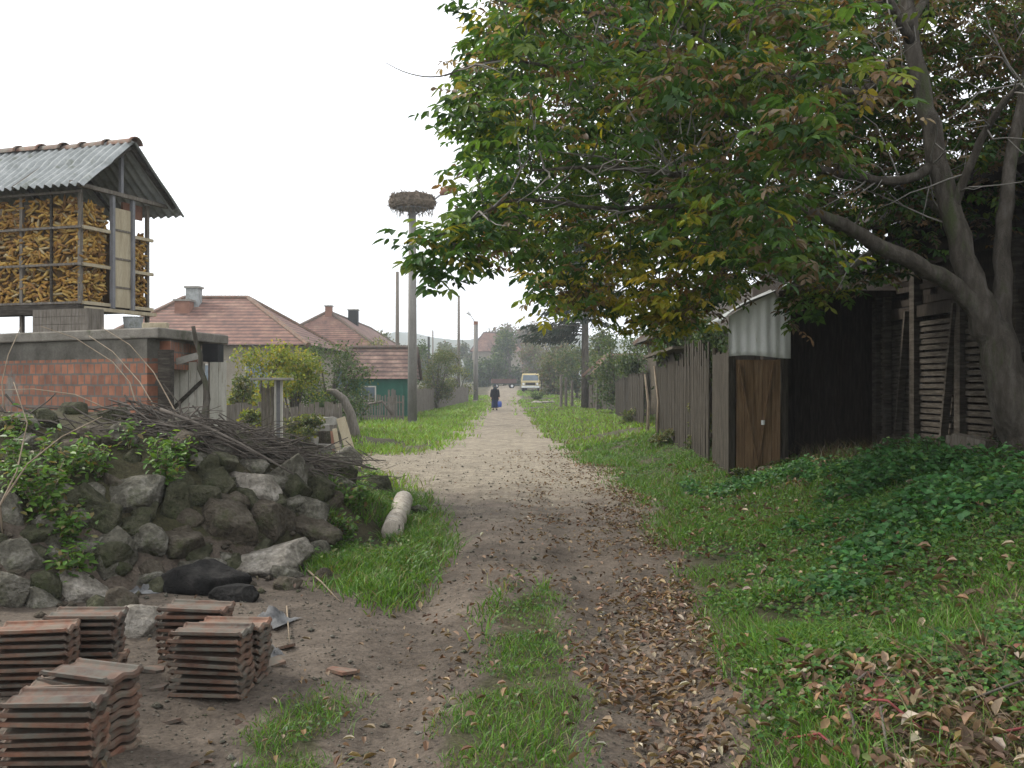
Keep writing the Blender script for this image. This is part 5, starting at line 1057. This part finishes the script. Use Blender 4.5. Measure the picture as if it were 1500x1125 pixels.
while kk < 170:                                  # bare grey twigs showing between the leaves
    p = random.choice(nd)[0]; d = Vector((random.gauss(-.3, .7), random.gauss(-.5, .5), random.gauss(.15, .5))).normalized(); L = random.uniform(.5, 1.3); c = [p]
    for i in range(5): d = (d+Vector([random.gauss(0, .22) for _ in range(3)])).normalized(); c.append(c[-1]+d*L/5)
    w = c[-1]+T0; px = 750+F*w.x/w.y-50; py = HOR-F*(w.z-CAM_H)/w.y+30
    if not inpoly(np.array([px]), np.array([py]), CRN)[0]: continue
    kk += 1; trunk.tube(c, [.009, .008, .007, .006, .004, .002], 5, False)
    e = c[2]; d2 = (d+Vector([random.gauss(0, .6) for _ in range(3)])).normalized(); trunk.tube([e, e+d2*L*.2, e+d2*L*.4+Vector((0, 0, .04))], [.006, .004, .002], 5, False)
to = trunk.build('trunk', M['bark'], T, smooth=True); to.data.materials.append(M['greytwig'])
to.data.polygons.foreach_set('material_index', [0]*nf+[1]*(len(trunk.f)-nf))
leaves('crown', np.array(LP)-np.array(T0), np.array(LU), np.array(LN), np.array(LL), np.array(LW), np.array(LC), M['leaf'], T, fold=.14, droop=.16)
print('leaflets', len(LP), 'clusters', len(cl))

# brambles in the near right corner
for k, (pts, lab, mt) in enumerate([([(1250, 1040), (1300, 1060), (1350, 1075), (1420, 1090), (1520, 1100)], 'red bramble stem highest in the near right corner', 'redcane'), ([(1150, 1100), (1200, 1110), (1260, 1130)], 'short red bramble stem left of the others', 'redcane'), ([(1210, 1050), (1270, 1015), (1340, 1000), (1400, 1010)], 'dark bramble stem arching above the red ones', 'twig'), ([(1300, 1120), (1290, 1070), (1320, 1030), (1400, 1040), (1500, 1030)], 'dark bramble stem crossing behind the red ones', 'twig'), ([(1240, 1045), (1250, 1090), (1255, 1130)], 'upright dark bramble stem beside the highest red one', 'twig')]):
    P = []
    for i, (a, b) in enumerate(pts): p = hit(a, b, 2.4); P.append(p+Vector((0, 0, .05+.05*math.sin(i*1.9))))
    rt = thing('bramble', lab, 'bramble', P[0], 0, 'bramble stems in the near right corner'); o = P[0].copy(); MB().tube([p-o for p in P], .006, 6).build('stem', M[mt], rt, smooth=True)
    n = 26; q = np.array([list(random.choice(P)-o+Vector([random.gauss(0, .06) for _ in range(3)])) for _ in range(n)]); l = RNG.uniform(.03, .07, n); leaves('foliage', q, rdir(n), rdir(n)+np.array([0, 0, 1]), l, l*.6, pal(n, [(.16, .06, .045), (.2, .12, .06), (.08, .1, .03)], [2, 3, 1]), M['dryleaf'], rt)

# ---------------------------------------------------------------- walker, bag, truck, trailer
def skin_body(loc, rz_):
    J = {}; vs, es, rs = [], [], []
    def v(n, p, r, par=None):
        J[n] = len(vs); vs.append(p); rs.append(r)
        if par is not None: es.append((J[par], J[n]))
    v('pelvis', (0, 0, .84), .135); v('waist', (0, 0, 1.0), .125, 'pelvis'); v('chest', (0, -.02, 1.2), .14, 'waist'); v('neck0', (0, -.03, 1.34), .065, 'chest'); v('neck', (0, -.05, 1.39), .05, 'neck0'); v('jaw', (0, -.075, 1.44), .07, 'neck'); v('head', (0, -.07, 1.51), .088, 'jaw'); v('crown', (0, -.055, 1.57), .062, 'head')
    for s, nm in ((-1, 'r'), (1, 'l')):
        v('sh'+nm, (s*.17, -.01, 1.28), .06, 'chest'); v('el'+nm, (s*.24, .02*s, 1.03), .042, 'sh'+nm); v('wr'+nm, (s*.25, -.06-.05*s, .80), .03, 'el'+nm); v('pa'+nm, (s*.25, -.08-.05*s, .74), .034, 'wr'+nm)
        for f in range(4): v(f'f{nm}{f}', (s*.25+.0, -.115-.05*s+f*.021, .70), .009, 'pa'+nm); v(f'g{nm}{f}', (s*.245, -.112-.05*s+f*.02, .655+.012*abs(f-1.3)), .008, f'f{nm}{f}')
        v('th'+nm, (s*.235, -.13-.05*s, .725), .010, 'pa'+nm); v('ti'+nm, (s*.228, -.145-.05*s, .69), .008, 'th'+nm)
        v('hip'+nm, (s*.09, 0, .78), .09, 'pelvis'); v('kn'+nm, (s*.09, -.05-.10*s, .44), .055, 'hip'+nm); v('an'+nm, (s*.09, .02-.20*s, .08), .038, 'kn'+nm); v('to'+nm, (s*.10, -.12-.20*s, .035), .034, 'an'+nm)
    me = bpy.data.meshes.new('person'); me.from_pydata(vs, es, []); o = bpy.data.objects.new('person', me); link(o); o.location = loc; o.rotation_euler = (0, 0, rz_)
    sk_ = o.modifiers.new('skin', 'SKIN'); 
    for i, r in enumerate(rs): me.skin_vertices[0].data[i].radius = (r, r); me.skin_vertices[0].data[i].use_root = (i == 0)
    o.modifiers.new('sub', 'SUBSURF').levels = 1; o.modifiers['sub'].render_levels = 2; me.materials.append(M['skin']); return o
D = 63; x = (725-750)/F*D; z = gz(x, D)
ps = skin_body((x, D, z), R(4)); tag(ps, 'person in dark coat, long navy skirt and headscarf walking on the far road', 'person')
mb = MB()
def rings(mb, prof, n=20):
    b = len(mb.v)
    for (cx, cy, cz, rx, ry) in prof:
        for j in range(n): a = 6.283*j/n; mb.v.append((cx+rx*math.cos(a), cy+ry*math.sin(a), cz))
    for i in range(len(prof)-1):
        for j in range(n): q = b+i*n+j; r = b+i*n+(j+1) % n; mb.f.append((q, r, r+n, q+n))
rings(mb, [(0, 0, .64, .245, .215), (0, 0, .85, .225, .2), (0, -.01, 1.02, .2, .17), (0, -.02, 1.2, .225, .175), (0, -.02, 1.30, .2, .14), (0, -.04, 1.37, .09, .085)])
for s in (-1, 1): mb.tube([(s*.15, -.01, 1.31), (s*.19, -.005, 1.24), (s*.24, .02*s, 1.03), (s*.25, -.05-.05*s, .83)], [.08, .085, .07, .055], 12)
mb.build('coat', M['coat'], ps, smooth=True)
mb = MB(); rings(mb, [(0, -.02, .16, .24, .27), (0, -.02, .4, .22, .24), (0, 0, .7, .2, .19), (0, 0, .95, .17, .15)]); mb.build('skirt', M['skirt'], ps, smooth=True)
mb = MB(); rings(mb, [(0, -.02, 1.34, .13, .12), (0, -.03, 1.42, .105, .10), (0, -.035, 1.5, .112, .115), (0, -.035, 1.58, .10, .105), (0, -.04, 1.64, .055, .06), (0, -.04, 1.655, .01, .01)]); mb.build('headscarf', M['scarf'], ps, smooth=True)
mb = MB()
for s in (-.035, .035): mb.lathe([(.004, -.008), (.011, 0), (.004, .008)], 8, (s, -.157, 1.52))
mb.build('eyes', M['rubber'], ps); MB().tube([(0, -.15, 1.52), (0, -.175, 1.485), (0, -.155, 1.475)], [.01, .016, .012], 8).build('nose', M['skin'], ps); MB().b2((-.025, -.152, 1.445), (.025, -.144, 1.453)).build('mouth', M['redbrickwall'], ps)
for s in (-1, 1): MB().tube([(s*.1, .03-.2*s, .05), (s*.1, -.06-.2*s, .05), (s*.1, -.16-.2*s, .035)], [.05, .055, .04], 10).build('shoe', M['rubber'], ps, smooth=True)
bg = thing('bag', 'blue carrier bag in the hand of the walking person', 'bag', (x+.30, D-.14, z)); mb = MB(); rings(mb, [(0, 0, .2, .1, .06), (0, 0, .25, .13, .08), (0, 0, .42, .14, .07), (0, 0, .54, .12, .04), (0, 0, .56, .09, .01)]); mb.build('sack', M['bluebag'], bg, smooth=True)
for s in (-.02, .02): MB().tube([(-.05, s, .55), (-.06, s*.5, .64), (-.06, 0, .69), (-.03, s*.5, .64), (.04, s, .55)], .007, 6).build('handle', M['bluebag'], bg)
# truck, facing us, slightly turned
D = 112; x = (777-750)/F*D; z = gz(x, D); tk = thing('truck', 'old yellow truck parked at the end of the road', 'truck', (x, D, z), R(-6))
mb = MB(); w = 1.05                         # cab profile in (y, z), front at y = 0
prof = [(0, .62), (-.05, 1.2), (.02, 1.32), (.28, 2.02), (.45, 2.15), (1.65, 2.15), (1.72, .62)]
for s in (-w, w):
    for (yy, zz) in prof: mb.v.append((s*(1 if zz < 1.9 else .92), yy, zz))
k = len(prof); mb.f += [tuple(range(k)), tuple(range(2*k-1, k-1, -1))]+[(i, i+k, (i+1) % k+k, (i+1) % k) for i in range(k)]; mb.build('cab', M['ochre'], tk, bevel=.05)
quadpart('windscreen', [(-.9, .03, 1.36), (.9, .03, 1.36), (.83, .265, 1.98), (-.83, .265, 1.98)], 'glass', tk, .02); MB().b2((-1.0, -.09, .55), (1.0, .05, .78)).build('bumper', M['tin'], tk); MB().b2((-.55, -.07, .85), (.55, -.03, 1.12)).build('grille', M['rubber'], tk)
for s in (-.78, .78): MB().lathe([(.13, 0), (.13, .05), (.09, .07)], 14).build('headlight', M['tin'], tk, loc=(s, -.04, .98), rot=(R(90), 0, 0))
for s in (-1, 1):
    MB().b2((s*1.055-.01, .5, 1.38), (s*1.055+.01, 1.4, 1.95)).build('side_window', M['glass'], tk); MB().tube([(s*1.05, .1, 1.5), (s*1.3, 0, 1.55)], .015, 5).build('mirror_arm', M['metal'], tk); MB().b2((s*1.3-.08, -.02, 1.4), (s*1.3+.08, .02, 1.72)).build('mirror', M['rubber'], tk)
    for yy in (.75, 3.9): wh = MB().tube([(s*.75, yy, .45), (s*1.02, yy, .45)], .45, 20).build('wheel', M['rubber'], tk); MB().tube([(s*1.02, yy, .45), (s*1.035, yy, .45)], .22, 16).build('rim', M['tin'], wh)
MB().b2((-1.15, 1.9, .95), (1.15, 5.6, 1.1)).build('load_bed', M['darkwood'], tk)
for (a, b) in [((-1.15, 1.9, 1.1), (-1.1, 5.6, 1.6)), ((1.1, 1.9, 1.1), (1.15, 5.6, 1.6)), ((-1.09, 5.55, 1.1), (1.09, 5.6, 1.6)), ((-1.09, 1.9, 1.1), (1.09, 1.95, 1.6))]: MB().b2(a, b).build('side_board', M['darkwood'], tk)
MB().b2((-.45, .4, .5), (.45, 5.4, .72)).build('chassis', M['rubber'], tk)
D = 140; x = (738-750)/F*D; z = gz(x, D); tr = thing('trailer', 'low red farm trailer parked left of the yellow truck', 'trailer', (x, D, z+.1), R(4)); MB().b2((-1.7, -.9, .62), (1.7, .9, .74)).build('bed', M['darkwood'], tr)
for (a, b) in [((-1.7, -.94, .74), (1.7, -.9, 1.3)), ((-1.7, .9, .74), (1.7, .94, 1.3)), ((-1.74, -.9, .74), (-1.7, .9, 1.3)), ((1.7, -.9, .74), (1.74, .9, 1.3))]: MB().b2(a, b).build('side_board', M['redpaint'], tr)
for sx in (-1.1, 1.1):
    for sy in (-.75, .75): wh = MB().tube([(sx, sy-.1, .33), (sx, sy+.1, .33)], .36, 18).build('wheel', M['rubber'], tr); MB().tube([(sx, sy-.12, .33), (sx, sy-.1, .33)], .18, 14).build('rim', M['tin'], wh)
MB().bar((1.7, 0, .6), (3.0, 0, .45), .08).build('drawbar', M['metal'], tr)

# ---------------------------------------------------------------- haze
hb = MB().b2((-1250, -40, -16), (1250, 1200, 88)).build('haze', None); tag(hb, 'thin pale autumn haze lying over the whole village', 'haze', kind='stuff')
m = bpy.data.materials.new('haze'); m.use_nodes = True; t = m.node_tree; t.nodes.clear(); o = t.nodes.new('ShaderNodeOutputMaterial'); v = t.nodes.new('ShaderNodeVolumePrincipled'); t.links.new(v.outputs[0], o.inputs['Volume'])
v.inputs['Color'].default_value = (.86, .92, .98, 1); v.inputs['Density'].default_value = .0009; v.inputs['Anisotropy'].default_value = .3; hb.data.materials.append(m)
